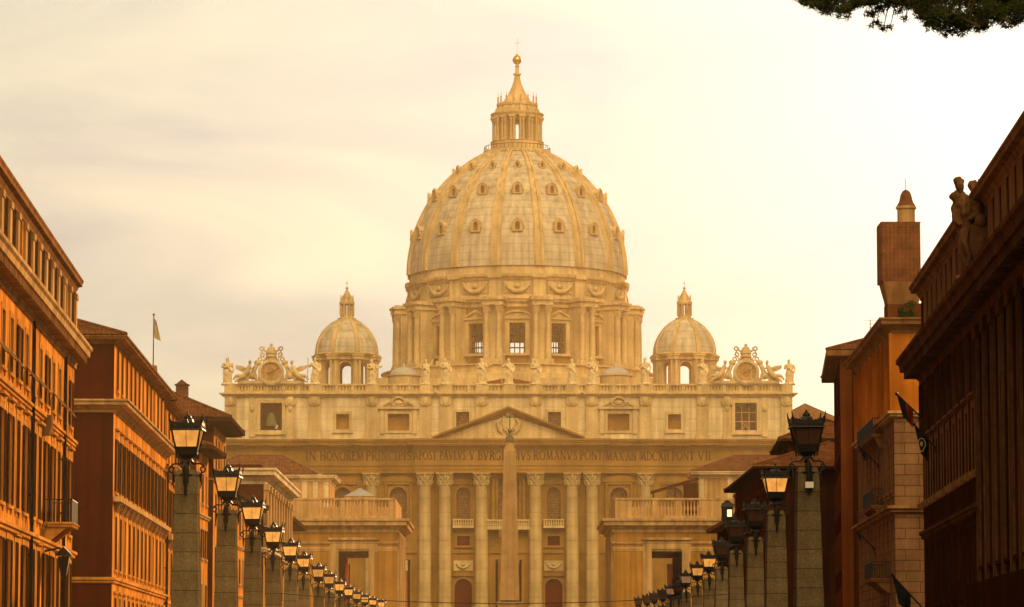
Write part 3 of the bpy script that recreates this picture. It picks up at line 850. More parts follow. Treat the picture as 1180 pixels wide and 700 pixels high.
# ================================================================== the two pavilions at the street's end
def pavilion(sg, lbl, px0, px1, Dp=27, door=None):
    Y = 460
    za = at(590,606,Y).z; zb = at(590,590,Y).z; zp = at(590,574,Y).z
    xs = at(px1,650,Y).x; xe = at(px0,650,Y).x       # street edge and outer edge of the front
    x0, x1 = min(xs,xe), max(xs,xe)
    fr = Fr((x0,Y),(x1,Y),out=(0,-1,0)); L = fr.len
    loc = Vector(((x0+x1)/2, Y+Dp/2, gz(Y)))
    t = thing('pavilion', lbl, 'building', loc, 'pavilions closing the end of the street')
    def mb():
        m = MB(); m.M = fr.mat(); return m
    d0, d1 = at(door[0],650,Y).x-x0, at(door[1],650,Y).x-x0
    if d0 > d1: d0, d1 = d1, d0
    zd = at(590,door[2],Y).z
    m = mb(); holed_wall(m,0,L,-.5,za,[(d0,d1,-.5,zd)],1.2)
    for u in (0,L): m.add([(u,0,-.5),(u,-Dp,-.5),(u,-Dp,za),(u,0,za)],[(0,1,2,3)])
    holed_wall(m,0,L,-.5,za,[(d0,d1,-.5,zd)],1.2,-Dp)
    m.add([(0,0,za),(L,0,za),(L,-Dp,za),(0,-Dp,za)],[(0,1,2,3)])
    m.build('wall',M['yellowp'],t,loc)
    m = mb()
    m.add([(d0-.01,-1.19,-.5),(d0-.01,-Dp+.02,-.5),(d0-.01,-Dp+.02,zd+.01),(d0-.01,-1.19,zd+.01)],[(0,1,2,3)])
    m.add([(d1+.01,-1.19,-.5),(d1+.01,-Dp+.02,-.5),(d1+.01,-Dp+.02,zd+.01),(d1+.01,-1.19,zd+.01)],[(0,1,2,3)])
    m.add([(d0-.01,-1.19,zd+.01),(d1+.01,-1.19,zd+.01),(d1+.01,-Dp+.02,zd+.01),(d0-.01,-Dp+.02,zd+.01)],[(0,1,2,3)])
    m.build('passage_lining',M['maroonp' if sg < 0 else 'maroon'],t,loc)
    m = mb()
    for i,(w,o) in enumerate(((1.15,.14),(.72,.24))):
        m.box(d0-w,d0-(0 if i else .72),.003,o,-.5,zd+w); m.box(d1+(0 if i else .72),d1+w,.003,o,-.5,zd+w)
        m.box(d0-(w if not i else 0)+(0.0 if i else .43),d1+(w if not i else 0)-(0.0 if i else .43),.003,o,zd+(0 if i else .72),zd+w)
    m.box(d0-1.3,d1+1.3,.003,.5,zd+1.2,zd+1.5)
    m.build('door_surround',M['cream'],t,loc)
    m = mb(); band(m,0,L,Dp,[(.004,za-.9),(.25,za-.9),(.25,za-.5),(.5,za-.35),(.55,za-.15),(1.25,za),(1.3,za+.45),(1.55,za+.6),(1.55,za+.9),(0,za+1.0)])
    m.build('cornice',M['cream'],t,loc)
    zs = at(590,627,Y).z
    m = mb(); band(m,0,L,Dp,prof_course(zs-.1,zs+.32,.28)); band(m,0,L,Dp,prof_course(zs-1.0,zs-.45,.12)); m.build('string_course',M['cream'],t,loc)
    # pilasters on the front and on the street side
    us = [1.0, 3.0, L-3.0, L-1.0]
    for u in us:
        m = mb(); m.box(u-.7,u+.7,.004,.16,-.5,zs-1.02); m.build('pilaster',M['yellowp'],t,loc)
        m = mb(); m.box(u-.7,u+.7,.004,.13,zs+.34,za-.92); m.build('pilaster',M['yellowp'],t,loc)
    ue = L if sg < 0 else 0; so = 1 if sg < 0 else -1
    for k in range(6):
        n = -1.5 - k*4.8
        m = mb()
        a, c_ = sorted((ue+so*.004, ue+so*.35)); m.box(a,c_,n-.8,n+.8,-.5,za-.92); m.build('pilaster',M['cream'],t,loc)
    # parapet with balusters over the door
    z0 = za+.95
    cu = (d0+d1)/2; hw = 4.6
    m = mb(); m.box(.25,cu-hw,-.9,-.25,z0,zp-.25); m.box(cu+hw,L-.25,-.9,-.25,z0,zp-.25)
    m.box(cu-hw,cu+hw,-.9,-.25,z0,z0+.4); m.box(.2,L-.2,-1.0,-.15,zp-.25,zp)
    for u in (cu-1.55,cu+1.55): m.box(u-.35,u+.35,-.9,-.25,z0+.4,zp-.25)
    for u in (.25,L-.9): m.box(u,u+.65,-Dp+.3,-1.0,z0,zp)
    m.box(.2,L-.2,-Dp+.1,-Dp+.7,z0,zp)
    p = m.build('parapet',M['cream'],t,loc)
    bp = MB(); h = zp-.25-(z0+.4)
    bp.lathe([(.10,0),(.16,.08*h),(.08,.2*h),(.17,.45*h),(.09,.75*h),(.14,.92*h),(.12,h)],0,0,8)
    bm_ = bp.mesh('baluster',M['cream'])
    for c0 in (cu-3.05,cu,cu+3.05):
        for k in range(6):
            w = fr.P(c0-1.1+.44*k,-.58,z0+.4)-loc
            link('baluster',bm_,p,loc=w)
    return t, x0, x1, za
pavilion(-1,'left pavilion with a maroon-lined doorway and a balustraded roof terrace, sunlit street side',300,457,27,(390,425,633))
pavilion(1,'right pavilion with a tall dark doorway and a balustraded roof terrace, in shade',872,707,27,(751,786,633))

def block(name,lbl,cat,px0,px1,Y,D,y0,y1,wall,corn,roof=None,over=.9,y_roof=None,group=None,inner=None):
    a, c_ = at(px0,y1,Y), at(px1,y1,Y); zt = a.z; zb = at(px0,y0,Y).z
    fr = Fr((a.x,Y),(c_.x,Y),out=(0,-1,0)); L = fr.len; loc = Vector(((a.x+c_.x)/2,Y+D/2,gz(Y)))
    t = thing(name,lbl,cat,loc,group)
    m = MB(); m.M = fr.mat(); m.box(0,L,-D,0,-.5,zt); m.build('wall',M[wall],t,loc)
    m = MB(); m.M = fr.mat(); band(m,0,L,D,prof_cornice(zt-.75,zt+.15,over)); m.build('cornice',M[corn],t,loc)
    m = MB(); m.M = fr.mat()
    for k in range(5):
        u = .5+(L-1.0)*k/4; m.box(u-.35,u+.35,.004,.12,-.5,zt-.8)
    m.build('pilasters',M[corn],t,loc)
    if y_roof:
        zr = at(px0,y_roof,Y+D/2).z
        m = MB(); hip_roof(m,fr,-over+.1,L+over-.1,over-.1,-D-over+.1,zt+.17,zr); m.build('roof',M['tile'],t,loc)
    return t
block('attic_house','pale cream flat-topped block behind the left pavilion terrace','building',322,380,489,14,700,549,'cream','travp')
block('tiled_house','broad brown tiled roof seen behind the cream block on the left','building',236,357,520,9,700,548,'creamd','creamd',y_roof=526,over=1.2)
block('attic_house','cream block with a tiled hip roof behind the right pavilion terrace','building',804,945,489,11,700,545,'cream','travp',y_roof=526,over=1.1)
block('side_palace','hazy pale building with a low sloping roof beyond the right end of the facade','building',880,985,735,20,700,494,'travd','travd',y_roof=466,over=.8)
# sloping red canopy on the right terrace
p0, p1 = at(749,571,489), at(803,555,489)
t = thing('canopy','red-brown sloping canopy on the right pavilion roof','canopy',(p0.x,489,p0.z))
m = MB(); m.hexa([(p0.x,484,p0.z-.1),(p1.x,484,p1.z-.1),(p1.x,489,p1.z+.4),(p0.x,489,p0.z+.4),(p0.x,484,p0.z+.06),(p1.x,484,p1.z+.06),(p1.x,489,p1.z+.55),(p0.x,489,p0.z+.55)])
m.build('awning',M['redp'],t)
for x,z in ((p0.x+.3,p0.z),((p0.x+p1.x)/2,(p0.z+p1.z)/2),(p1.x-.3,p1.z)):
    m = MB(); m.box(x-.07,x+.07,484.2,484.34,at(590,590,460).z,z); m.build('post',M['redp'],t)
m = MB(); m.box(p1.x-1.9,p1.x-.02,485,489,at(590,592,460).z,p1.z-.4); m.build('kiosk',M['redp'],t)
# pale pyramid skylight on the left terrace
c0, c1 = at(397,572,470), at(432,572,470); ap = at(414,563.5,472.5); zt = at(590,592,460).z
t = thing('skylight','low pale pyramid skylight on the left pavilion terrace','skylight',((c0.x+c1.x)/2,472,zt))
xm = (c0.x+c1.x)/2; hw = (c1.x-c0.x)/2
m = MB(); m.box(xm-hw,xm+hw,470,474.2,zt,c0.z); m.build('curb',M['cream'],t)
m = MB(); m.taper(xm,472.1,c0.z,ap.z,hw+.1,.12,2.2,.12)
for k in range(-3,4): m.tube([(xm+k*.55,469.95,c0.z+.03),(xm+k*.03,472.0,ap.z+.03)],.045)
m.build('glazing',M['leadpale'],t)

# ================================================================== the basilica
Y0 = 687.0
S = 5.82
XC = at(586,600,Y0).x
def BX(px): return at(px,600,Y0).x
def BZ(py): return at(590,py,Y0).z
ZF = BZ(706)
root = thing('basilica','great domed basilica with a columned travertine front, pediment and two clocks','church',(XC,Y0,ZF))
RL = Vector((XC,Y0,ZF))
FR = Fr((XC-60,Y0),(XC+60,Y0),out=(0,-1,0))
def fm():
    m = MB(); m.M = Matrix(((1,0,0,XC),(0,-1,0,Y0),(0,0,1,0),(0,0,0,1))); return m    # x across, y towards the street, z up
def bput(m,name,mat,parent=None,**kw): return m.build(name,M[mat] if isinstance(mat,str) else mat,parent or root,RL,**kw)
def X(d): return d/S                                        # photo pixels from the axis -> metres
zArch, zFrz0, zFrz1, zCor = BZ(546), BZ(534), BZ(519), BZ(507)
zAtt0, zAtt1, zBal = BZ(507), BZ(455), BZ(442.5)
HW = X(327)
# lower wall with its openings
H = []
def hole(c,w,y1,y0): H.append((X(c)-w/2,X(c)+w/2,BZ(y0),BZ(y1)))
for s_ in (-1,1):
    hole(52*s_,16/S,603,561); hole(52*s_,14.5/S,629,618); hole(52*s_,20/S,705.9,667)
    hole(127*s_,20/S,603,562); hole(127*s_,15/S,629,618); hole(127*s_,28/S,705.9,645)
    hole(191*s_,19/S,603,562); hole(191*s_,18/S,705.9,650)
    hole(274*s_,18/S,600,562); hole(274*s_,30/S,705.9,640)
hole(0,30/S,705.9,645); hole(0,24/S,600,552)
H = [(a,b_,min(c,d),max(c,d)) for a,b_,c,d in H]
m = fm(); holed_wall(m,-HW,HW,ZF-7,zArch,H,2.2)
for s_ in (-1,1):
    for c,w,y0 in ((52,16,561),(127,20,562),(191,19,562),(274,18,562),(52,20,667)):
        arch_fill(m,X(c*s_),w/S,BZ(y0)-w/S/2,0.004,-1.6)
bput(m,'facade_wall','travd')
# steps
m = fm()
for i in range(14): m.box(-40+.0*i,40,0.3,22-i*1.4,ZF-7+i*.5-.6,ZF-7+(i+1)*.5)
m.box(-62,62,-3,6,ZF-9,ZF-.02)
bput(m,'steps','travp')
# dark interior behind the doors, leaded glazing in the loggia windows
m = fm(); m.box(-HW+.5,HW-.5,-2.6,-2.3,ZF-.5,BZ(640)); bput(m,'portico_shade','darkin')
def opening(c,w,y1,y0,kind):
    """framed window or door at a pixel offset"""
    x, zt, zb = X(c), BZ(y1), BZ(y0); hw = w/S/2; m = fm(); t = .42
    if kind == 'arch':
        zs = zt-hw
        m.box(x-hw-t,x-hw,.003,.3,zb,zs); m.box(x+hw,x+hw+t,.003,.3,zb,zs); arch_ring(m,x,2*hw,zs,.003,.3,t)
        m.box(x-hw-1.0,x+hw+1.0,.003,.75,zb-.5,zb); m.box(x-hw-.9,x-hw-.45,.003,.22,zb,zt+.5); m.box(x+hw+.45,x+hw+.9,.003,.22,zb,zt+.5)
        m.box(x-hw-1.1,x+hw+1.1,.003,.6,zt+.5,zt+.9)
    else:
        m.box(x-hw-t,x-hw,.003,.25,zb,zt+t); m.box(x+hw,x+hw+t,.003,.25,zb,zt+t); m.box(x-hw,x+hw,.003,.25,zt,zt+t); 
        if kind == 'window': m.box(x-hw-t-.15,x+hw+t+.15,.003,.45,zb-.4,zb)
    return m, x, hw, zt, zb
for s_ in (-1,1):
    for c,w in ((52,16),(127,20),(191,19),(274,18)):
        m,x,hw,zt,zb = opening(c*s_,w,561.5,603,'arch')
        if c in (127,274):      # segmental pediment over the bigger windows
            pts = [(x+(hw+1.5)*cos(pi*k/10), zt+1.0+1.3*sin(pi*k/10)) for k in range(11)]
            m.prism(pts,.003,.7)
            for q in (-1,1): m.lathe([(.32,zb),(.28,zt+.5)],x+q*(hw+.75),.55,10)
        else:
            m.prism([(x-hw-1.2,zt+.95),(x+hw+1.2,zt+.95),(x,zt+2.0)],.003,.65)
        o = bput(m,'loggia_window','travd')
        g_ = fm(); g_.box(x-hw,x+hw,-1.0,-.9,zb,zt); bput(g_,'leaded_pane','lattice',o)
        if c in (52,127):
            g_ = fm(); g_.box(x-hw-.7,x+hw+.7,.05,1.5,zb-1.0,zb-.55)
            for k in range(9): g_.lathe([(.12,zb-.55),(.2,zb-.15),(.1,zb+.3),(.14,zb+.55)],x-hw-.5+(2*hw+1.0)*k/8,1.3,6)
            g_.box(x-hw-.7,x+hw+.7,1.15,1.5,zb+.55,zb+.75)
            bput(g_,'window_balcony','trav',o)
    for c,w in ((52,14.5),(127,15)):
        m,x,hw,zt,zb = opening(c*s_,w,618,629,'window'); o = bput(m,'mezzanine_window','travd')
        g_ = fm(); g_.box(x-hw,x+hw,-1.0,-.9,zb,zt); bput(g_,'pane','maroon',o)
    m,x,hw,zt,zb = opening(52*s_,20,667,705.9,'arch'); o = bput(m,'arched_door','travd')
    g_ = fm(); g_.box(x-hw,x+hw,-1.4,-1.3,zb,zt)
    for k in range(5): g_.box(x-hw+2*hw*k/4-.06,x-hw+2*hw*k/4+.06,-1.3,-1.2,zb,zt)
    bput(g_,'door_leaf','maroon',o)
    for c,w,y1 in ((127,28,645),(191,18,650),(274,30,640)):
        m,x,hw,zt,zb = opening(c*s_,w,y1,705.9,'door')
        if c == 127:
            for q in (-1,1): m.lathe([(.55,zb),(.55,zb+.4),(.42,zb+.5),(.36,zt-1.0),(.5,zt-.6),(.55,zt-.02)],x+q*(hw-.9),-.4,12)
        o = bput(m,'portal','travd')
        g_ = fm(); g_.box(x-hw,x+hw,-2.0,-1.9,zb,zt); bput(g_,'door_leaf','maroon',o)
m,x,hw,zt,zb = opening(0,30,645,705.9,'door')
for q in (-1,1):
    m.lathe([(.6,zb),(.6,zb+.4),(.46,zb+.5),(.40,zt-1.0),(.55,zt-.6),(.6,zt-.02)],x+q*(hw-.9),-.3,12)
o = bput(m,'portal','travd'); g_ = fm(); g_.box(x-hw,x+hw,-2.0,-1.9,zb,zt); bput(g_,'door_leaf','darkin',o)
m,x,hw,zt,zb = opening(0,24,552,600,'window')
for q in (-1,1): m.lathe([(.5,zb),(.42,zb+.4),(.38,zt-.6),(.55,zt)],x+q*(hw+1.0),.6,12)
pts = [(x+(hw+1.9)*cos(pi*k/10), zt+.3+1.2*sin(pi*k/10)) for k in range(11)]; m.prism(pts,.003,.9)
o = bput(m,'loggia_window','travd'); g_ = fm(); g_.box(x-hw,x+hw,-1.0,-.9,zb,zt); bput(g_,'leaded_pane','lattice',o)
zb = BZ(611)
m = fm(); m.box(-5.4,5.4,.05,2.4,zb,zb+.7); m.box(-5.4,5.4,2.0,2.4,BZ(600)-.2,BZ(600)+.1)
for k in range(25): m.lathe([(.14,zb+.7),(.24,zb+1.0),(.11,zb+1.5),(.16,BZ(600)-.2)],-5.2+10.4*k/24,2.2,6)
for q in (-4.4,-1.5,1.5,4.4): m.prism([(0,zb-1.6),(.4,zb-1.5),(2.0,zb),(0,zb)],q-.4,q+.4,'yz')
bput(m,'loggia_balcony','trav')
# horizontal string course and panels
m = fm(); zz = BZ(636); m.box(-HW,HW,.003,.35,zz-.3,zz+.3); zz = BZ(606.5)
for s_ in (-1,1):
    for c in (52,127,191,274): m.box(X(c*s_)-2.9,X(c*s_)+2.9,.003,.28,zz-.25,zz+.1)
bput(m,'string_course','travd')
for s_ in (-1,1):
    for c in (52,127):
        x = X(c*s_); zz = BZ(652); m = fm()
        m.box(x-1.9,x+1.9,.003,.15,zz-1.0,zz+1.0)
        m.tube([(x-1.4,.3,zz+.5),(x-.8,.35,zz-.2),(x,.4,zz-.45),(x+.8,.35,zz-.2),(x+1.4,.3,zz+.5)],[.12,.25,.3,.25,.12]); m.ball((x,.3,zz+.2),.4)
        bput(m,'relief_panel','trav')

# giant columns and pilasters
def capital(m, x, y, z0, z1, r, flat=False, seed=0):
    """Corinthian capital: bell, three leaf rows, corner volutes and abacus"""
    h = z1-z0
    rnd = random.Random(seed)
    if not flat:
        m.lathe([(r*.86,z0-.12),(r*.98,z0-.05),(r*.86,z0),(r*.88,z0+.5*h),(r*1.15,z0+.86*h)],x,y,16)
        for row,(zz,ro,n_,ll) in enumerate(((.02,.94,8,.36),(.30,.98,8,.36),(.55,1.04,8,.28))):
            for k in range(n_):
                a = 2*pi*(k+.5*(row%2))/n_; cx, cy = cos(a), sin(a)
                p = [(x+cx*r*ro,y+cy*r*ro,z0+zz*h),(x+cx*r*(ro+.16),y+cy*r*(ro+.16),z0+(zz+ll*.75)*h),(x+cx*r*(ro+.36),y+cy*r*(ro+.36),z0+(zz+ll)*h),(x+cx*r*(ro+.30),y+cy*r*(ro+.30),z0+(zz+ll*.82)*h)]
                m.tube(p,[r*.17,r*.24,r*.12,r*.03],5)
        for k in range(4):
            a = pi/4+k*pi/2; m.ball((x+cos(a)*r*1.35,y+sin(a)*r*1.35,z0+.84*h),(r*.24,r*.24,r*.24),8,6)
        m.taper(x,y,z0+.90*h,z1,r*1.36,r*1.42)
    else:
        m.box(x-r*1.02,x+r*1.02,y,y+.5,z0-.05,z0+.9*h)
        for row,(zz,ll) in enumerate(((.02,.36),(.30,.36),(.55,.28))):
            for k in range(4):
                xx = x-r*.8+1.6*r*k/3
                m.tube([(xx,y+.5,z0+zz*h),(xx,y+.62,z0+(zz+ll*.8)*h),(xx,y+.80,z0+(zz+ll)*h)],[r*.16,r*.2,r*.08],5)
        for q in (-1,1): m.ball((x+q*r*1.05,y+.6,z0+.84*h),(r*.24,.25,r*.24),8,6)
        m.box(x-r*1.35,x+r*1.35,y,y+.9,z0+.90*h,z1)
zCap0, zCap1 = BZ(560), zArch
R = 1.28
pm = MB()
pm.taper(0,0,ZF,ZF+.5,1.7,1.7); pm.lathe([(1.65,ZF+.5),(1.7,ZF+.75),(1.45,ZF+.95),(1.5,ZF+1.15),(1.3,ZF+1.3)],0,0,24)
hh = zCap0-ZF-1.3
pm.lathe([(R*(1-.14*max(0,(k/10-.33)/.67)**1.6),ZF+1.3+hh*k/10) for k in range(11)],0,0,24,caps=False)
colm = pm.mesh('column',M['travc'],(0,0,ZF))
cm = MB(); capital(cm,0,0,zCap0,zCap1-.01,R*.97); capm = cm.mesh('capital',M['trav'],(0,0,ZF))
def proud(d): return 2.6 if abs(d) < 105 else 1.2
for d in (-158,-96,-73,-31,31,73,96,158):
    y = proud(d)-.75
    o = link('column',colm,root,loc=Vector((X(d),-y,0))); link('capital',capm,o)
for d in (-321,-296,-252,-224,224,252,296,321):
    m = fm(); x = X(d); w = 1.25 if abs(d) in (224,321) else 1.0
    m.box(x-w,x+w,.004,.62,ZF+1.2,zCap0); m.box(x-w-.2,x+w+.2,.004,.8,ZF,ZF+1.2)
    o = bput(m,'pilaster','trav'); m = fm(); capital(m,x,.05,zCap0,zCap1-.01,w,True); bput(m,'capital','trav',o)
for d in (-158,-96,-73,-31,31,73,96,158):
    m = fm(); x = X(d); m.box(x-1.6,x+1.6,.004,.4,ZF,zArch-.01); bput(m,'pilaster','travd')
# entablature, breaking forward over the middle four columns and over the outer ones
def entab(m,x0,x1,y):
    m.box(x0,x1,0,y,zArch,zArch+(zFrz0-zArch)*.33); m.box(x0-.08,x1+.08,0,y+.1,zArch+(zFrz0-zArch)*.33,zArch+(zFrz0-zArch)*.7)
    m.box(x0-.2,x1+.2,0,y+.28,zArch+(zFrz0-zArch)*.7,zFrz0); m.box(x0,x1,0,y,zFrz0,zFrz1)
m = fm()
entab(m,-HW-.1,HW+.1,.75); entab(m,X(-172),X(172),1.2); entab(m,X(-108),X(108),2.6)
for d in (-321,-224,224,321): entab(m,X(d)-1.5,X(d)+1.5,1.0)
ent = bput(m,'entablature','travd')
def corn(m,x0,x1,y,z0,z1):
    h = z1-z0
    for o,a,b_ in ((.25,0,.16),(.5,.16,.30),(1.35,.42,.66),(1.55,.66,.82),(1.75,.82,1.0)):
        m.box(x0-o,x1+o,0,y+o,z0+a*h,z0+b_*h)
    m.box(x0-.45,x1+.45,0,y+.45,z0+.30*h,z0+.42*h)
m = fm()
corn(m,-HW-.1,HW+.1,.75,zFrz1,zCor); corn(m,X(-172),X(172),1.2,zFrz1+.003,zCor+.003); corn(m,X(-108),X(108),2.6,zFrz1+.006,zCor+.006)
for d in (-321,-224,224,321): corn(m,X(d)-1.5,X(d)+1.5,1.0,zFrz1+.009,zCor+.009)
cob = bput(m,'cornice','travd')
m = fm(); h = zCor-zFrz1
for k in range(150):
    x = -HW+.4+(2*HW-.8)*k/149; y = 2.6 if abs(x) < X(108) else (1.2 if abs(x) < X(172) else .75)
    m.box(x-.2,x+.2,y+.4,y+1.25,zFrz1+.31*h,zFrz1+.42*h-.01)
bput(m,'modillions','travd',cob,kind='stuff')

# the inscription
def stroke(p,q,t,y):
    d = Vector((q[0]-p[0],q[1]-p[1])); L_ = d.length or 1; n_ = Vector((-d.y,d.x))/L_*t/2
    return [(p[0]+n_.x,p[1]+n_.y),(q[0]+n_.x,q[1]+n_.y),(q[0]-n_.x,q[1]-n_.y),(p[0]-n_.x,p[1]-n_.y)]
TK, TN, SF = .16, .09, .07
def arc(cx,cy,rx,ry,a0,a1,n=10): return [(cx+rx*cos(radians(a0+(a1-a0)*i/n)),cy+ry*sin(radians(a0+(a1-a0)*i/n))) for i in range(n+1)]
def glyph(c):
    """list of (p,q,thickness) strokes in a unit-height box, and the width"""
    o = []
    def st(x): o.extend([((x,0),(x,1),TK),((x-.14,.035),(x+.14,.035),SF),((x-.14,.965),(x+.14,.965),SF)])
    def line(p,q,t=TK): o.append((p,q,t))
    def curve(pts,t=None):
        for a,b_ in zip(pts,pts[1:]):
            vert = abs(b_[1]-a[1])/(abs(b_[0]-a[0])+abs(b_[1]-a[1])+1e-6); o.append((a,b_,t or (TN+(TK-TN)*vert)))
    if c == 'I': st(.17); return o,.34
    if c == 'N': line((.12,0),(.12,1),TN); line((.12,1),(.74,0)); line((.74,0),(.74,1),TN); line((.0,.965),(.2,.965),SF); line((.62,.965),(.86,.965),SF); line((0,.035),(.24,.035),SF); return o,.86
    if c == 'H': st(.16); st(.72); line((.16,.52),(.72,.52),TN); return o,.88
    if c == 'O': curve(arc(.46,.5,.40,.46,0,360,18)); return o,.92
    if c == 'R': st(.16); curve([(.16,.95)]+arc(.36,.73,.24,.22,90,-90)+[(.16,.51)]); line((.34,.5),(.76,.03)); line((.64,.035),(.84,.035),SF); return o,.78
    if c == 'E': st(.16); line((.16,.955),(.58,.955),TN); line((.16,.52),(.5,.52),TN); line((.16,.045),(.6,.045),TN); line((.57,.96),(.57,.82),TN); line((.59,.04),(.59,.2),TN); return o,.64
    if c == 'M': line((.12,0),(.2,1),TN); line((.2,1),(.5,.04)); line((.5,.04),(.8,1),TN); line((.8,1),(.9,0)); line((0,.035),(.24,.035),SF); line((.76,.035),(1.02,.035),SF); return o,1.02
    if c == 'P': st(.16); curve([(.16,.95)]+arc(.36,.72,.24,.23,90,-90)+[(.16,.49)]); return o,.64
    if c == 'C': curve(arc(.46,.5,.40,.46,48,312,14)); line((.73,.84),(.76,.66),TN); return o,.8
    if c == 'G': curve(arc(.46,.5,.40,.46,48,318,14)); line((.76,.08),(.76,.44)); line((.64,.44),(.86,.44),SF); return o,.9
    if c == 'S': curve([(.48,.82),(.4,.93),(.28,.96),(.15,.9),(.11,.76),(.18,.63),(.33,.53),(.46,.42),(.52,.27),(.46,.12),(.32,.04),(.18,.06),(.08,.18)],.12); return o,.6
    if c == 'A': line((.1,.02),(.42,1),TN); line((.42,1),(.76,.02)); line((.22,.36),(.64,.36),TN); line((0,.035),(.22,.035),SF); line((.64,.035),(.88,.035),SF); return o,.88
    if c == 'T': o.extend([((.38,0),(.38,1),TK),((.24,.035),(.52,.035),SF)]); line((.04,.955),(.72,.955),TN); line((.05,.96),(.05,.8),TN); line((.71,.96),(.71,.8),TN); return o,.76
    if c == 'V': line((.1,.98),(.44,0)); line((.44,0),(.76,.98),TN); line((0,.965),(.24,.965),SF); line((.64,.965),(.88,.965),SF); return o,.88
    if c == 'L': st(.16); line((.16,.045),(.58,.045),TN); line((.57,.04),(.57,.2),TN); return o,.62
    if c == 'B': st(.16); curve([(.16,.95)]+arc(.33,.75,.2,.2,90,-90)+[(.16,.55)]); curve([(.16,.55)]+arc(.35,.3,.25,.25,90,-90)+[(.16,.05)]); return o,.68
    if c == 'X': line((.1,.98),(.74,.02)); line((.72,.98),(.1,.02),TN); line((0,.965),(.24,.965),SF); line((.6,.965),(.84,.965),SF); line((0,.035),(.22,.035),SF); line((.62,.035),(.86,.035),SF); return o,.84
    if c == 'D': st(.16); curve([(.16,.95)]+arc(.34,.5,.42,.45,90,-90,12)+[(.16,.05)]); return o,.84
    if c == '.': o.append(((.06,.5),(.16,.5),.14)); return o,.22
    return o,.4
m = fm()
zl0, zl1 = BZ(531.2), BZ(520.6); LH = zl1-zl0
for word,pa,pb in (("IN.",352.5,367),("HONOREM",369,419),("PRINCIPIS",422,474),("APOST",477,503.5),("PAVLVS",507,537),(".V.",539,549),("BVRGHESIVS",551,611.5),
                   ("ROMANVS",614.5,665),("PONT",668,694),("MAX",698,718.5),("AN",721,733),("MDCXII",736.5,771),("PONT",774,800),("VII",804,819)):
    gs = [glyph(c) for c in word]; gap = .10
    tw = sum(g_[1] for g_ in gs)+gap*(len(gs)-1)
    xa, xb = X(pa-586), X(pb-586); sc = (xb-xa)/tw; u = xa
    for st_,w in gs:
        xm_ = u+w*sc/2
        y = 2.6 if abs(xm_) < X(108) else (1.2 if abs(xm_) < X(172) else (1.0 if abs(abs(xm_)-X(224)) < 2.4 else .75))
        for p,q,t_ in st_:
            pts = stroke((u+p[0]*sc,zl0+p[1]*LH),(u+q[0]*sc,zl0+q[1]*LH),t_*LH,0)
            m.prism(pts,y+.004,y+.09)
        u += (w+gap)*sc
bput(m,'inscription','letter',ent)

# pediment
zp0, zp1 = zCor+.01, BZ(470)
hw = X(88)
m = fm(); m.prism([(-hw+1.2,zp0),(hw-1.2,zp0),(0,zp1-1.3)],.02,2.2); ped = bput(m,'pediment','trav')
m = fm()
for sg in (-1,1):
    for (o0,o1,yo) in ((-1.5,-.95,2.7),(-.95,-.4,3.4),(-.4,0.0,3.9)):
        a, c_ = (sg*hw,zp0), (0,zp1)
        m.prism([(a[0],max(a[1]+o0,zp0-.0)),(c_[0],c_[1]+o0),(c_[0],c_[1]+o1),(a[0],a[1]+o1+.4)],.03,yo)
bput(m,'raking_cornice','travd',ped)
m = fm(); z = BZ(490)                     # coat of arms: shield, tiara, crossed keys, garlands
m.prism([(-1.1,z+1.5),(1.1,z+1.5),(1.25,z+.2),(.8,z-1.2),(0,z-1.9),(-.8,z-1.2),(-1.25,z+.2)],2.25,2.75)
m.ball((0,2.6,z+2.5),(.75,.4,1.0)); m.ball((0,2.6,z+3.5),.25)
for q in (-1,1):
    m.tube([(q*1.9,2.5,z+2.6),(-q*1.6,2.5,z-1.4)],.16); m.tube([(q*1.4,2.5,z+1.2),(q*2.2,2.6,z+.2),(q*1.9,2.6,z-1.0),(q*1.2,2.5,z-1.8)],[.2,.42,.38,.2]); m.ball((q*1.9,2.5,z+2.7),.33)
bput(m,'coat_of_arms','trav',ped)

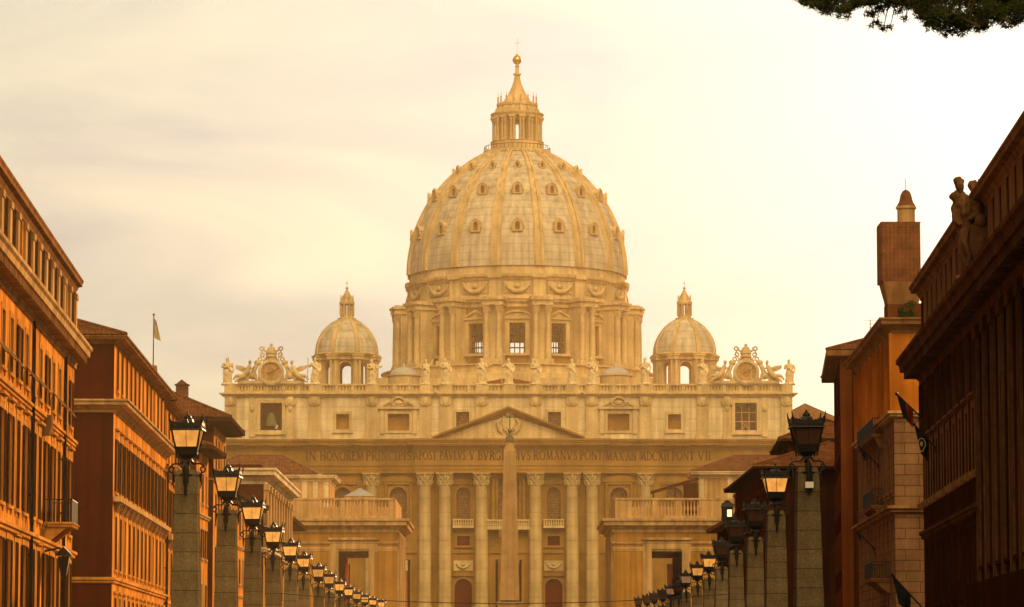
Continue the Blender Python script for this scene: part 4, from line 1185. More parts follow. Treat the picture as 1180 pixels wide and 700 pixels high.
# attic storey
A = []
for s_ in (-1,1):
    for c,w,y1,y0 in ((53,15,475,493),(127,25,477,496.5),(191.5,15,477.5,495),(274,25,464.5,496)):
        A.append((X(c*s_)-w/S/2,X(c*s_)+w/S/2,BZ(y0),BZ(y1)))
m = fm(); holed_wall(m,-HW,HW,zAtt0,zAtt1,A,1.6); bput(m,'attic_wall','travp')
for s_ in (-1,1):
    for c,w,y1,y0 in ((53,15,475,493),(127,25,477,496.5),(191.5,15,477.5,495)):
        x, hw_, zt, zb = X(c*s_), w/S/2, BZ(y1), BZ(y0); m = fm(); t = .5
        m.box(x-hw_-t,x-hw_,.003,.25,zb-t,zt+t); m.box(x+hw_,x+hw_+t,.003,.25,zb-t,zt+t); m.box(x-hw_,x+hw_,.003,.25,zt,zt+t); m.box(x-hw_,x+hw_,.003,.25,zb-t,zb)
        if c == 127:
            m.box(x-hw_-1.5,x-hw_-.7,.003,.4,zb-.6,zt+.9); m.box(x+hw_+.7,x+hw_+1.5,.003,.4,zb-.6,zt+.9); m.box(x-hw_-1.9,x+hw_+1.9,.003,.7,zt+.9,zt+1.35)
            zz = zt+1.36; W = hw_+1.9
            for sg in (-1,1):
                m.prism([(sg*W+x,zz),(sg*W*.35+x,zz+1.35),(sg*W*.35+x,zz+.95),(sg*W*.75+x,zz)],.003,.7)
            arch_ring(m,x,2*W*.3,zz+.55,.003,.75,.35); m.prism([(x-W*.62,zz),(x+W*.62,zz),(x+W*.3,zz+1.1),(x-W*.3,zz+1.1)],.003,.3)
            m.ball((x,.5,zz+.75),(.75,.3,.5)); m.tube([(x-W*.55,.4,zz+.5),(x,.5,zz+.1),(x+W*.55,.4,zz+.5)],.14)
        else: m.box(x-hw_-t-.25,x+hw_+t+.25,.003,.38,zb-t-.25,zb-t)
        o = bput(m,'attic_window','trav')
        g_ = fm(); g_.box(x-hw_,x+hw_,-1.2,-1.1,zb,zt)
        for k in range(1,4): g_.box(x-hw_+2*hw_*k/4-.04,x-hw_+2*hw_*k/4+.04,-1.1,-1.02,zb,zt)
        bput(g_,'pane','travd' if c != 53 else 'lattice',o)
    x, hw_, zt, zb = X(274*s_), 12.5/S, BZ(464.5), BZ(496); m = fm()
    for a_,b_ in ((x-hw_-.6,x-hw_),(x+hw_,x+hw_+.6)): m.box(a_,b_,.003,.3,zb-.5,zt+.6)
    m.box(x-hw_,x+hw_,.003,.3,zt,zt+.6); m.box(x-hw_-.9,x+hw_+.9,.003,.5,zb-.9,zb-.5)
    for q in (-1,1): m.box(x+q*(hw_+1.6)-.55,x+q*(hw_+1.6)+.55,.003,.35,zAtt0+.6,zAtt1-.6); m.ball((x+q*(hw_+1.6),.4,BZ(471)),(.5,.3,.7))
    o = bput(m,'belfry_window','trav')
    g_ = fm(); g_.box(x-hw_,x+hw_,-1.55,-1.45,zb,zt); bput(g_,'pane','darkin' if s_ < 0 else 'glass',o)
    if s_ < 0:
        g_ = fm(); zz = BZ(491)
        g_.lathe([(1.25,zz),(1.2,zz+.25),(.95,zz+.9),(.75,zz+2.0),(.5,zz+2.5),(.1,zz+2.7)],x,-.8,20); bput(g_,'bell','bronze',o)
        g_ = fm(); g_.box(x-hw_,x+hw_,-1.1,-.6,zz+2.7,zz+3.1); g_.box(x-hw_+.1,x-hw_+.4,-.6,-.3,zb,zt); g_.box(x+hw_-.4,x+hw_-.1,-.6,-.3,zb,zt); g_.box(x-.7,x+.7,-.7,-.5,zb,zb+.55); bput(g_,'bell_frame','wood',o)
        g_ = fm(); g_.tube([(x+.9,-.5,zz-.5),(x+1.2,-.4,zz+.2)],.3); bput(g_,'counterweight','travp',o)
    else:
        g_ = fm()
        for k in range(4): u = x-hw_+2*hw_*k/3; g_.box(u-.09,u+.09,-1.4,-1.2,zb,zt)
        for k in range(4): z = zb+(zt-zb)*k/3; g_.box(x-hw_,x+hw_,-1.38,-1.22,z-.09,z+.09)
        g_.tube([(x-.7,-1.2,zb+.1),(x,-1.2,zb+1.7),(x+.7,-1.2,zb+.1)],.08,4); g_.tube([(x-.7,-1.2,zb+1.7),(x+.7,-1.2,zb+.1)],.07,4); g_.tube([(x+.7,-1.2,zb+1.7),(x-.7,-1.2,zb+.1)],.07,4)
        bput(g_,'glazing_bars','cream',o)
for d in (-321,-252,-224,-158,-96,-73,-31,31,73,96,158,224,252,321):
    m = fm(); x = X(d); w = 1.15 if abs(d) != 252 else .7
    m.box(x-w,x+w,.004,.42,zAtt0+.9,zAtt1-.5); m.box(x-w-.25,x+w+.25,.004,.6,zAtt0+.02,zAtt0+.9)
    m.ball((x,.5,BZ(463)),(.75,.4,1.0),10,8); m.box(x-w*.8,x+w*.8,.42,.62,BZ(459.5),zAtt1-.5)
    for q in (-1,1): m.tube([(x+q*.95,.5,BZ(460)),(x+q*.9,.55,BZ(466)),(x+q*.3,.55,BZ(468.5))],[.22,.25,.1],5)
    bput(m,'attic_pilaster','trav')
m = fm()
for x0,x1,y in [(-HW,HW,.15)]+[(X(d)-1.4,X(d)+1.4,.45) for d in (-321,-224,-158,-96,-73,-31,31,73,96,158,224,321)]:
    e = 0.0 if y < .3 else .004
    for o_,a_,b_ in ((.15,0,.3),(.5,.3,.55),(.8,.55,.8)): m.box(x0-o_,x1+o_,0,y+o_,zAtt1-.5+a_+e,zAtt1-.5+b_+e)
bput(m,'attic_cornice','trav')
# balustrade with pedestals
m = fm(); z0 = zAtt1+.31
m.box(-HW,HW,-.9,.2,z0,z0+.45); m.box(-HW,HW,-.9,.2,zBal-.35,zBal)
peds = [d for d in (-322,-224,-158,-96,-73,-31,0,31,73,96,158,224,322)]
for d in peds: m.box(X(d)-1.05,X(d)+1.05,-1.1,.45,z0,zBal+.02)
m.box(-HW+.5,HW-.5,-.75,-.6,z0+.45,zBal-.35)
bal = bput(m,'balustrade','trav')
m = fm(); n = 0
edges = sorted([X(d) for d in peds])
for a,c_ in zip(edges,edges[1:]):
    k = int((c_-a-2.4)/.62)
    for i in range(k+1):
        x = a+1.2+(c_-a-2.4)*i/max(1,k)
        if i % 5 == 0: m.box(x-.35,x+.35,-.8,.12,z0+.45,zBal-.35)
        else: m.box(x-.17,x+.17,-.55,-.05,z0+.45,zBal-.35)
bput(m,'balusters','trav',bal,kind='stuff')
# body of the church behind the front
m = fm(); m.box(-HW+.3,HW-.3,-22,-2.8,ZF-8,zAtt1-.2); m.box(-38,38,-120,-22,ZF-8,zAtt0+3); m.box(-70,70,-205,-110,ZF-8,zAtt1-2.0)
bput(m,'church_body','travd')
m = fm(); m.prism([(-19,zAtt1-.2),(19,zAtt1-.2),(19,zAtt1+.9),(0,zAtt1+4.6),(-19,zAtt1+.9)],-118,-14); bput(m,'nave_roof','tile')
# ------------------------------------------------------------------ great dome
YD = 842.0; KD = YD/4000.0
DX = at(596,350,YD).x; DC = (DX,YD)
def DZ(py, back=0.0): return at(596,py,YD-back).z
def rot(a): return Matrix.Translation((DX,YD,0)) @ Matrix.Rotation(a,4,'Z')     # local -Y looks at the street for a = 0
zD0, zD1, zA1, zS = DZ(427,14), DZ(355,8), DZ(327,8), DZ(318,4)
m = MB(); m.box(DX-34,DX+34,YD-34,YD+34,ZF-2,zD0-3.5); m.lathe([(33.5,zD0-3.6),(33.5,zD0-2.2),(32.6,zD0-2),(32.6,zD0-.3),(33.2,zD0-.2),(33.2,zD0+.05),(20,zD0+.1)],DX,YD,64,smooth=False,caps=False)
bput(m,'dome_base','trav')
# drum: hollow wall with sixteen open windows
RW, RI = 25.2, 23.2
zw0, zw1 = zD0+(zD1-zD0)*.20, zD0+(zD1-zD0)*.66
m = MB(); wa = 1.8/RW
zs_ = [zD0,zw0,zw1,zD1]
for k in range(16):
    c0 = k*pi/8; cuts = [c0-pi/16, c0-wa, c0, c0+wa, c0+pi/16]
    for r_ in (RW,RI):
        def p(a,z): return (DX+r_*sin(a),YD-r_*cos(a),z)
        for i in range(4):
            for j in range(3):
                if j == 1 and i in (1,2): continue
                m.add([p(cuts[i],zs_[j]),p(cuts[i+1],zs_[j]),p(cuts[i+1],zs_[j+1]),p(cuts[i],zs_[j+1])],[(0,1,2,3)])
    def q(r_,a,z): return (DX+r_*sin(a),YD-r_*cos(a),z)
    for a in (c0-wa,c0+wa): m.add([q(RW,a,zw0),q(RI,a,zw0),q(RI,a,zw1),q(RW,a,zw1)],[(0,1,2,3)])
    for z in (zw0,zw1):
        for a in (c0-wa,c0): m.add([q(RW,a,z),q(RI,a,z),q(RI,a+wa,z),q(RW,a+wa,z)],[(0,1,2,3)])
drum = bput(m,'drum','travd')
w = MB(); hw_ = 1.9; t = .85; h_ = zw1-zw0                  # window surround in local coords, y = outward
w.box(-hw_-t,-hw_,-.5,.55,0,h_+t); w.box(hw_,hw_+t,-.5,.55,0,h_+t); w.box(-hw_,hw_,-.5,.55,h_,h_+t); w.box(-hw_-t-.3,hw_+t+.3,-.5,.8,-.6,0)
w.box(-hw_-t-.7,hw_+t+.7,-.5,1.0,h_+t,h_+t+.55)
for q_ in (-1,1): w.box(q_*(hw_+t+.35)-.35,q_*(hw_+t+.35)+.35,-.5,.4,0,h_+t)
zz = h_+t+.55; W = hw_+t+.7
wt = MB(); wt.v, wt.f, wt.sm, wt.mi = list(w.v), list(w.f), list(w.sm), list(w.mi)
for sg in (-1,1): wt.prism([(sg*W,zz),(0,zz+1.75),(0,zz+1.25),(sg*(W-1.1),zz)],-.5,1.15)
wt.prism([(-W+.9,zz),(W-.9,zz),(0,zz+1.3)],-.5,.7)
ws = MB(); ws.v, ws.f, ws.sm, ws.mi = list(w.v), list(w.f), list(w.sm), list(w.mi)
arcp = [(W*cos(pi*k/12),zz+1.6*sin(pi*k/12)) for k in range(13)]; arci = [((W-.6)*cos(pi*k/12),zz+1.1*sin(pi*k/12)) for k in range(13)]
for k in range(12): ws.prism([arci[k],arcp[k],arcp[k+1],arci[k+1]],-.5,1.15)
ws.prism(arci,-.5,.7)
wm = [ws.mesh('drum_window',M['trav']), wt.mesh('drum_window',M['trav'])]
gl = MB()
for k in (-2,-.7,.7,2): gl.box(k*.9-.1,k*.9+.1,-1.4,-1.25,0,h_)
for k in range(0,6): gl.box(-hw_,hw_,-1.42,-1.23,h_*k/5-.09,h_*k/5+.09)
def radial(a, r, z, base):       # x tangential, y outward
    n = Vector((sin(a),-cos(a),0)); x = Vector((-cos(a),-sin(a),0))
    p = Vector((base[0],base[1],0)) + n*r + Vector((0,0,z)) - RL
    return Matrix(((x.x,n.x,0,p.x),(x.y,n.y,0,p.y),(0,0,1,p.z),(0,0,0,1)))
glm = gl.mesh('window_bars',M['darkin'])
for k in range(16):
    mt = radial(k*pi/8,RW-.02,zw0,DC); link('drum_window',wm[k%2],drum,mat=mt)
    if abs(math.sin(k*pi/8)) < .8: link('window_bars',glm,drum,mat=mt)
# buttresses with coupled columns
bt = MB(); H_ = zD1-zD0
bt.box(-2.1,2.1,0,4.3,0,H_-.02); bt.box(-2.6,2.6,0,6.0,0,1.3); bt.box(-2.5,2.5,0,5.9,H_-1.5,H_-.9); bt.box(-2.4,2.4,0,5.8,H_-.9,H_-.35); bt.box(-2.9,2.9,0,6.3,H_-.35,H_+.25); bt.box(-2.5,2.5,0,5.6,H_+.25,H_+.6)
btm = bt.mesh('buttress',M['trav'])
cl = MB(); cl.lathe([(.95,1.3),(.95,1.6),(.8,1.75),(.84,1.95),(.72,2.1),(.72,6),(.6,H_-3.4)],0,0,14); capital(cl,0,0,H_-3.4,H_-1.5,.66)
clm = cl.mesh('drum_column',M['trav'])
for k in range(16):
    a = (k+.5)*pi/8
    o = link('buttress',btm,drum,mat=radial(a,RW-.4,zD0,DC))
    for sx in (-1,1):
        if cos(a) > -.3: link('drum_column',clm,drum,mat=radial(a,RW-.4,zD0,DC) @ Matrix.Translation((sx*1.5,5.0,0)))
m = MB(); m.lathe([(RI,zD1-1.5),(RW+.3,zD1-1.5),(RW+.3,zD1-.9),(RW+.5,zD1-.35),(RW+1.0,zD1-.3),(RW+1.1,zD1+.25),(RW+.3,zD1+.5)],DX,YD,96,smooth=False,caps=False); bput(m,'drum_entablature','trav',drum)
# attic ring with festoons
RA = 128*KD*.995
m = MB(); m.lathe([(RW,zD1+.2),(RA-.2,zD1+.3),(RA-.2,zD1+1.2),(RA-.7,zD1+1.3),(RA-.7,zA1-1.2),(RA-.4,zA1-1.1),(RA-.2,zA1-.6),(RA+.5,zA1-.3),(RA+.6,zA1+.3),(RA-.4,zA1+.5),(RA-.6,zS+.2)],DX,YD,128,smooth=False,caps=False)
for k in range(16):
    m.M = rot((k+.5)*pi/8); m.box(-1.5,1.5,-RA-.05,-RA+2,zD1+.35,zA1-.65); m.box(-1.7,1.7,-RA-.7,-RA+2,zA1-.65,zA1+.38)
    m.M = rot(k*pi/8)
m.M = None
attic_ring = bput(m,'dome_attic','trav')
f = MB(); hz = zA1-zD1
f.box(-3.3,3.3,-.05,.12,1.7,hz-1.5)
pts = [(-3.0,.3,hz-1.9),(-2.2,.5,hz-3.0),(-1.1,.6,hz-3.7),(0,.65,hz-3.9),(1.1,.6,hz-3.7),(2.2,.5,hz-3.0),(3.0,.3,hz-1.9)]
f.tube(pts,[.18,.38,.5,.55,.5,.38,.18],7)
for sx in (-1,1): f.tube([(sx*3.0,.3,hz-1.8),(sx*3.1,.35,hz-3.6)],[.3,.1],6); f.ball((sx*3.0,.3,hz-1.8),.35)
f.ball((0,.4,hz-2.4),(.7,.3,.6))
fmh = f.mesh('festoon',M['trav'])
for k in range(16): link('festoon',fmh,attic_ring,mat=radial(k*pi/8,RA-.7,zD1,DC))
# the shell
zTop = DZ(178,2)
Rb, Rt = 126.5*KD, 37*KD; Hd = zTop-zS
Rc = ((Rb-Rt)**2+Hd**2)/(2*(Rb-Rt))
def dome_r(z): return sqrt(max(0,Rc*Rc-(z-zS)**2))-(Rc-Rb)
N = 40
prof = [(dome_r(zS+Hd*i/N),zS+Hd*i/N) for i in range(N+1)]
m = MB(); m.lathe(prof,DX,YD,128,caps=False); dome = bput(m,'dome','lead')
rb = MB(); r2 = MB()
def rib(mb, wf, o0, o1, x0=0):
    rings = []
    for i in range(N+1):
        z = zS+Hd*i/N; r = dome_r(z); tr = ((z-zS)/Rc, (r+Rc-Rb)/Rc)    # outward normal (z, r)
        w_ = wf*(0.30+0.70*r/Rb); xx = x0*(0.30+0.70*r/Rb)
        rings.append([(xx-w_,r+tr[1]*o0-Rb,z+tr[0]*o0-zS),(xx+w_,r+tr[1]*o0-Rb,z+tr[0]*o0-zS),(xx+w_,r+tr[1]*o1-Rb,z+tr[0]*o1-zS),(xx-w_,r+tr[1]*o1-Rb,z+tr[0]*o1-zS)])
    mb.loft(rings,smooth=False)
rib(rb,1.2,-.3,.28); rib(rb,.32,.22,.62,-.68); rib(rb,.32,.22,.62,.68)
rbm = rb.mesh('rib',M['trav'])
for k in range(16): link('rib',rbm,dome,mat=radial((k+.5)*pi/8,Rb,zS,DC))
# dormers in three tiers
def dormer(w_,h_,d_,yo):
    m = MB(); x = w_/2
    m.box(-x,-x*.5,-d_,yo+.3,0,h_*.62); m.box(x*.5,x,-d_,yo+.3,0,h_*.62); m.box(-x*1.15,x*1.15,-d_,yo+.5,-.3,0)
    arch_ring(m,0,w_*.5,h_*.62,-d_,yo+.35,w_*.25,10); arch_ring(m,0,w_*.98,h_*.62,-d_,yo+.5,w_*.10,10)
    m.ball((0,yo+.2,h_*1.08+.15),(w_*.2,.35,h_*.18))
    for q_ in (-1,1): m.tube([(q_*x*1.05,yo+.2,h_*.05),(q_*x*1.35,yo+.3,h_*.3),(q_*x*1.1,yo+.3,h_*.62)],[.15,.28,.12],5)
    m2 = MB(); m2.box(-x*.55,x*.55,yo-.1,yo,0,h_*.86)
    return m.mesh('dormer',M['trav']), m2.mesh('dormer_opening',M['tile'])
for py,w_,h_ in ((265,2.2,2.5),(222,2.1,2.2),(192.5,1.2,1.3)):
    r_ = 25.0
    for _ in range(8):
        z = at(596,py,YD-r_).z; r_ = dome_r(z)
    a_, o_ = dormer(w_,h_,1.3+(2.2 if py < 240 else .6),.62 if py > 240 else (.85 if py > 200 else .8))
    for k in range(16):
        if cos(k*pi/8) < -.5: continue
        o = link('dormer',a_,dome,mat=radial(k*pi/8,r_-(.45 if py > 240 else .75),z,DC))
        if cos(k*pi/8) > .2: link('dormer_opening',o_,o)
# lantern
zl = [DZ(p,0) for p in (178,171,165,137,133,121,118,87,82,74.5)]
k_ = KD
m = MB(); m.lathe([(37*k_,zTop-.4),(39.5*k_,zTop+.1),(39.5*k_,zTop+.8),(36*k_,zTop+.9),(31*k_,zTop+1.0),(30.5*k_,zl[2]-.2),(31.5*k_,zl[2]),(20*k_,zl[2]+.05)],DX,YD,64,smooth=False,caps=False)
lan = bput(m,'lantern','trav')
m = MB()
for k in range(48):
    a = 2*pi*k/48; r_ = 38.3*k_; m.box(DX+r_*sin(a)-.06,DX+r_*sin(a)+.06,YD-r_*cos(a)-.06,YD-r_*cos(a)+.06,zTop+.8,zTop+1.9)
m.lathe([(38.1*k_,zTop+1.85),(38.5*k_,zTop+1.85),(38.5*k_,zTop+2.0),(38.1*k_,zTop+2.0)],DX,YD,48,caps=False); bput(m,'railing','iron',lan)
H_ = zl[3]-zl[2]
pr = MB(); pr.box(-.34,.34,-1.5,-.1,0,H_); pr.box(-.75,.75,-1.5,1.4,H_-.35,H_+.15)
prm = pr.mesh('lantern_pier',M['trav'])
lc = MB(); lc.lathe([(.4,0),(.4,.3),(.28,.5),(.25,H_-1.3),(.4,H_-.9),(.42,H_-.36)],0,0,10); lcm = lc.mesh('lantern_column',M['trav'])
for k in range(16):
    a = (k+.5)*pi/8; mt = radial(a,24.5*k_,zl[2],DC); link('lantern_pier',prm,lan,mat=mt)
    for sx in (-1,1): link('lantern_column',lcm,lan,mat=mt@Matrix.Translation((sx*.38,.75,0)))
m = MB()
for k in range(16):
    a = k*pi/8; m.M = Matrix.Translation((DX,YD,0)) @ Matrix.Rotation(a,4,'Z'); r_ = 22.5*k_
    arch_fill(m,0,1.05,zl[3]-1.3,-r_-.2,-r_+.5,5)
m.M = None
m.lathe([(22*k_,zl[3]-.6),(23*k_,zl[3]-.6),(23*k_,zl[3]+.02),(29*k_,zl[3]+.05),(31*k_,zl[4]-.1),(31*k_,zl[4]+.15),(23.5*k_,zl[4]+.3),(22.5*k_,zl[5]-.7),(24*k_,zl[5]-.5),(24*k_,zl[5]),(16*k_,zl[6]-.1),(16*k_,zl[6])],DX,YD,48,smooth=False,caps=False)
for k in range(16):
    a = (k+.5)*pi/8; m.M = rot(a)
    m.prism([(-22*k_,zl[4]+.3),(-27*k_,zl[4]+.3),(-25.5*k_,zl[4]+1.2),(-23.5*k_,zl[5]-.7),(-22*k_,zl[5]-.6)],-.35,.35,'yz')
m.M = None
bput(m,'lantern_crown','trav',lan)
cd = MB(); cd.lathe([(.32,0),(.28,.35),(.14,.5),(.22,.9),(.12,1.2),(.24,1.6),(.08,1.9),(.03,2.9)],0,0,8); cdm = cd.mesh('candelabrum',M['trav'])
for k in range(16): link('candelabrum',cdm,lan,mat=radial((k+.5)*pi/8,22.6*k_,zl[5],DC))
m = MB()
zc0, zc1 = zl[5], zl[7]
pf = [(19*k_,zc0),(18*k_,zc0+.6),(16.5*k_,zc0+.7)]
for i in range(13):
    t_ = i/12; pf.append(((2.6+12.2*(1-t_)**1.75)*k_, zc0+.9+(zc1-zc0-.9)*t_))
pf += [(4.6*k_,zc1+.05),(4.6*k_,zc1+.35),(2.4*k_,zc1+.5),(2.0*k_,zl[9]-.6),(3.0*k_,zl[9]-.45),(1.6*k_,zl[9]-.2),(1.4*k_,zl[9]+.2)]
m.lathe(pf,DX,YD,32,smooth=True)
for k in range(16):
    a = (k+.5)*pi/8; m.M = rot(a)
    m.tube([(0,-(2.6+12.2*(1-i/8)**1.75)*k_-.03,zc0+.9+(zc1-zc0-.9)*i/8) for i in range(9)],[.2-.013*i for i in range(9)],5)
m.M = None
bput(m,'spire','trav',lan)
m = MB(); zb_ = DZ(69.5,0); m.ball((DX,YD,zb_),5.4*k_,20,14); m.lathe([(.45,zb_+5.0*k_),(.3,zb_+6.2*k_),(.12,zb_+7.2*k_)],DX,YD,10); ballo = bput(m,'gilded_ball','gold',lan)
m = MB(); m.box(DX-.05,DX+.05,YD-.05,YD+.05,zb_+6.8*k_,zb_+5.4); m.box(DX-.8,DX+.8,YD-.045,YD+.045,zb_+4.2,zb_+4.31); bput(m,'cross','gold',lan)

# ------------------------------------------------------------------ two lesser domes and the small cupolas
def small_dome(px):
    Y = 792.0; K = Y/4000; cx = at(px,420,Y).x; Z = lambda p: at(px,p,Y).z
    def pm_(a): return Matrix.Translation((cx,Y,0)) @ Matrix.Rotation(a,4,'Z')
    z0, z1, z2, z3 = Z(448), Z(417), Z(409), Z(368.5)
    m = MB(); rb_ = 36.8*K; rt = 9*K; H_ = z3-z2; rc = ((rb_-rt)**2+H_**2)/(2*(rb_-rt))
    dr = lambda z: sqrt(rc*rc-(z-z2)**2)-(rc-rb_)
    m.lathe([(dr(z2+H_*i/20),z2+H_*i/20) for i in range(21)],cx,Y,64,caps=False)
    o = bput(m,'small_dome','lead')
    for k in range(8):
        m = MB(); m.M = pm_((k+.5)*pi/4)
        rings = []
        for i in range(21):
            z = z2+H_*i/20; r_ = dr(z); w_ = .55*(.35+.65*r_/rb_); rings.append([(-w_,-r_+.15,z),(w_,-r_+.15,z),(w_,-r_-.22,z+.05),(-w_,-r_-.22,z+.05)])
        m.loft(rings,smooth=False); bput(m,'rib','trav',o)
    # drum: octagon of piers with arched openings
    m = MB(); R_ = 31*K; ap = R_*cos(pi/8); hs = R_*sin(pi/8)
    for k in range(8):
        m.M = pm_(k*pi/4); aw = 1.35
        m.box(-hs,-aw,-ap,-ap+1.0,z0-4,z1); m.box(aw,hs,-ap,-ap+1.0,z0-4,z1); m.box(-aw,aw,-ap,-ap+1.0,z1-.5,z1); m.box(-aw,aw,-ap,-ap+1.0,z0-4,z0-.2)
        zs2 = z1-.5-aw; arch_fill(m,0,2*aw,zs2,-ap-.003,-ap+1.0); arch_ring(m,0,2*aw,zs2,-ap-.2,-ap,.3)
        m.M = pm_((k+.5)*pi/4); m.box(-.95,.95,-R_-.9,-R_+.6,z0-4,z1-.02)
        for q_ in (-.55,.55): m.lathe([(.32,z0-.5),(.27,z1-.7),(.4,z1-.05)],q_,-R_-1.15,8)
        m.box(-1.3,1.3,-R_-1.7,-R_+.4,z1,z1+.75); m.box(-1.5,1.5,-R_-1.9,-R_+.4,z1+.75,z1+1.1)
    m.M = None; m.lathe([(R_-.8,z1+.003),(R_+.4,z1+.003),(R_+.4,z1+.8),(R_+1.0,z1+.9),(R_+1.0,z1+1.15),(rb_+.25,z1+1.2),(rb_+.35,z2-.2),(rb_-.1,z2+.15)],cx,Y,64,smooth=False,caps=False)
    bput(m,'small_drum','trav',o)
    m = MB(); a0, a1, a2, a3, a4 = Z(368.5), Z(364), Z(350), Z(346), Z(333)
    m.lathe([(rt+.35,a0-.2),(rt+.35,a0+.25),(rt-.25,a0+.35),(rt-.3,a1),(.5,a1+.02)],cx,Y,24,smooth=False,caps=False)
    for k in range(8):
        m.M = pm_((k+.5)*pi/4); m.box(-.22,.22,-6.6*K-.2,-6.6*K+.45,a1,a2); m.lathe([(.17,a1),(.14,a2)],0,-6.6*K-.35,6)
        m.lathe([(.16,a3),(.08,a3+.6),(.14,a3+.8),(.02,a3+1.2)],0,-7.6*K,6)
    m.M = None; m.lathe([(5.2*K,a2-.25),(8.8*K,a2-.2),(9*K,a2+.3),(7*K,a3),(6.6*K,a3+.5),(4.2*K,a3+1.2),(2.0*K,a4-.6),(.9*K,a4-.1),(.4,a4+.1),(.1,a4+.5)],cx,Y,24)
    m.box(cx-.05,cx+.05,Y-.05,Y+.05,a4+.3,a4+1.9); m.box(cx-.35,cx+.35,Y-.05,Y+.05,a4+1.2,a4+1.32)
    bput(m,'small_lantern','trav',o)
    m = MB(); m.box(cx-10,cx+10,Y-10,Y+10,ZF,z0-3.6); bput(m,'dome_plinth','trav',o)
small_dome(399.5); small_dome(789)
for px in (465.5,709.5):
    Y = 745.0; c = at(px,440,Y); z0, z1, z2 = at(px,442,Y).z, at(px,433,Y).z, at(px,423.5,Y).z; r_ = 16.5*Y/4000
    m = MB(); m.lathe([(r_+.3,z0-3),(r_+.3,z1-.3),(r_+.6,z1-.2),(r_+.6,z1)],c.x,Y,32,smooth=False); bput(m,'cupola_drum','trav')
    m = MB(); m.lathe([(r_*cos(pi/2*i/10),z1+(z2-z1)*sin(pi/2*i/10)) for i in range(11)],c.x,Y,32); m.lathe([(.35,z2-.1),(.35,z2+.4),(.1,z2+.9)],c.x,Y,10); bput(m,'cupola','leadpale')

# ------------------------------------------------------------------ carved figures (one continuous skin each)
from mathutils import noise as mnoise
def remesh(mb, vox, name, mat, origin=(0,0,0), rough=.05, freq=2.2):
    me = mb.mesh('tmp', M[mat], origin); o = bpy.data.objects.new('tmp', me); COL.objects.link(o)
    md = o.modifiers.new('r','REMESH'); md.mode = 'VOXEL'; md.voxel_size = vox; md.use_smooth_shade = True
    dg = bpy.context.evaluated_depsgraph_get(); dg.update()
    out = bpy.data.meshes.new_from_object(o.evaluated_get(dg)); out.name = name
    bpy.data.objects.remove(o); bpy.data.meshes.remove(me)
    for v in out.vertices:            # drapery folds and weathering
        p = v.co; q = Vector((p.x*freq*1.6,p.y*freq*1.6,p.z*freq*.55)); v.co = p + v.normal*rough*(mnoise.noise(q)*1.4 + .6*mnoise.noise(q*2.7+Vector((7,3,1))))
    if not out.materials: out.materials.append(M[mat])
    return out
def robed(mb, h, seed, lean=0.0, arm='chest', base=True):
    """standing robed figure, feet at z = 0, facing -y"""
    rnd = random.Random(seed); k = h/1.85
    rings = []
    sway = rnd.choice((-1,1))*.05
    for z,rx,ry,ox,oy in ((0,.30,.24,0,0),(.25,.29,.23,0,0),(.6,.27,.21,sway*.5,0),(.95,.25,.19,sway,0),(1.1,.22,.16,sway,0),(1.3,.26,.17,sway*.3,0),(1.45,.27,.15,0,0),(1.53,.14,.10,0,0),(1.60,.075,.075,0,-.01)):
        ring = []
        for i in range(24):
            a = 2*pi*i/24; f = 1+(.11*sin(5*a+seed)+.07*sin(9*a+2*seed+z*1.5))*(1 if z < 1.25 else .3)
            ring.append((k*(ox+rx*f*cos(a)+lean*z), k*(oy+ry*f*sin(a)), k*z))
        rings.append(ring)
    mb.loft(rings)
    hx = k*lean*1.68
    mb.ball((hx,-.03*k,1.72*k),(.095*k,.115*k,.135*k),12,10); mb.ball((hx,.02*k,1.75*k),(.115*k,.12*k,.125*k)); mb.ball((hx,-.10*k,1.61*k),(.06*k,.05*k,.07*k)); mb.ball((hx,-.145*k,1.715*k),(.018*k,.03*k,.03*k),6,5)
    for sg in (-1,1):
        s0 = (sg*.25*k+lean*1.4*k,0,1.43*k)
        if arm == 'raise' and sg > 0: pts = [s0,(.42*k,-.05*k,1.42*k),(.50*k,-.12*k,1.72*k),(.52*k,-.13*k,1.84*k)]
        elif arm == 'out' and sg > 0: pts = [s0,(.44*k,-.06*k,1.2*k),(.62*k,-.20*k,1.30*k),(.70*k,-.24*k,1.33*k)]
        elif arm == 'staff' and sg < 0: pts = [s0,(-.40*k,-.08*k,1.2*k),(-.46*k,-.24*k,1.28*k),(-.46*k,-.27*k,1.33*k)]
        elif sg < 0: pts = [s0,(-.36*k,-.02*k,1.15*k),(-.18*k,-.24*k,1.14*k),(-.08*k,-.26*k,1.17*k)]
        else: pts = [s0,(.38*k,0,1.15*k),(.36*k,-.12*k,.92*k),(.35*k,-.16*k,.84*k)]
        mb.tube(pts,[.105*k,.085*k,.065*k,.04*k],8); mb.ball(pts[-1],.052*k,8,6)
    mb.tube([(-.24*k,-.1*k,1.42*k),(.02*k,-.23*k,1.15*k),(.26*k,-.14*k,.85*k),(.22*k,-.12*k,.35*k)],[.05*k,.07*k,.08*k,.03*k],6)
    if base: mb.box(-.36*k,.36*k,-.30*k,.30*k,-.10*k,.02*k)
sv = []
for i,(arm,l) in enumerate((('chest',.0),('raise',.02),('out',-.02),('staff',.015),('chest',-.03))):
    mb = MB(); robed(mb,5.0,3+i*2,l,arm); sv.append(remesh(mb,.075,'statue','statst',rough=.10))
zst = zBal+.05
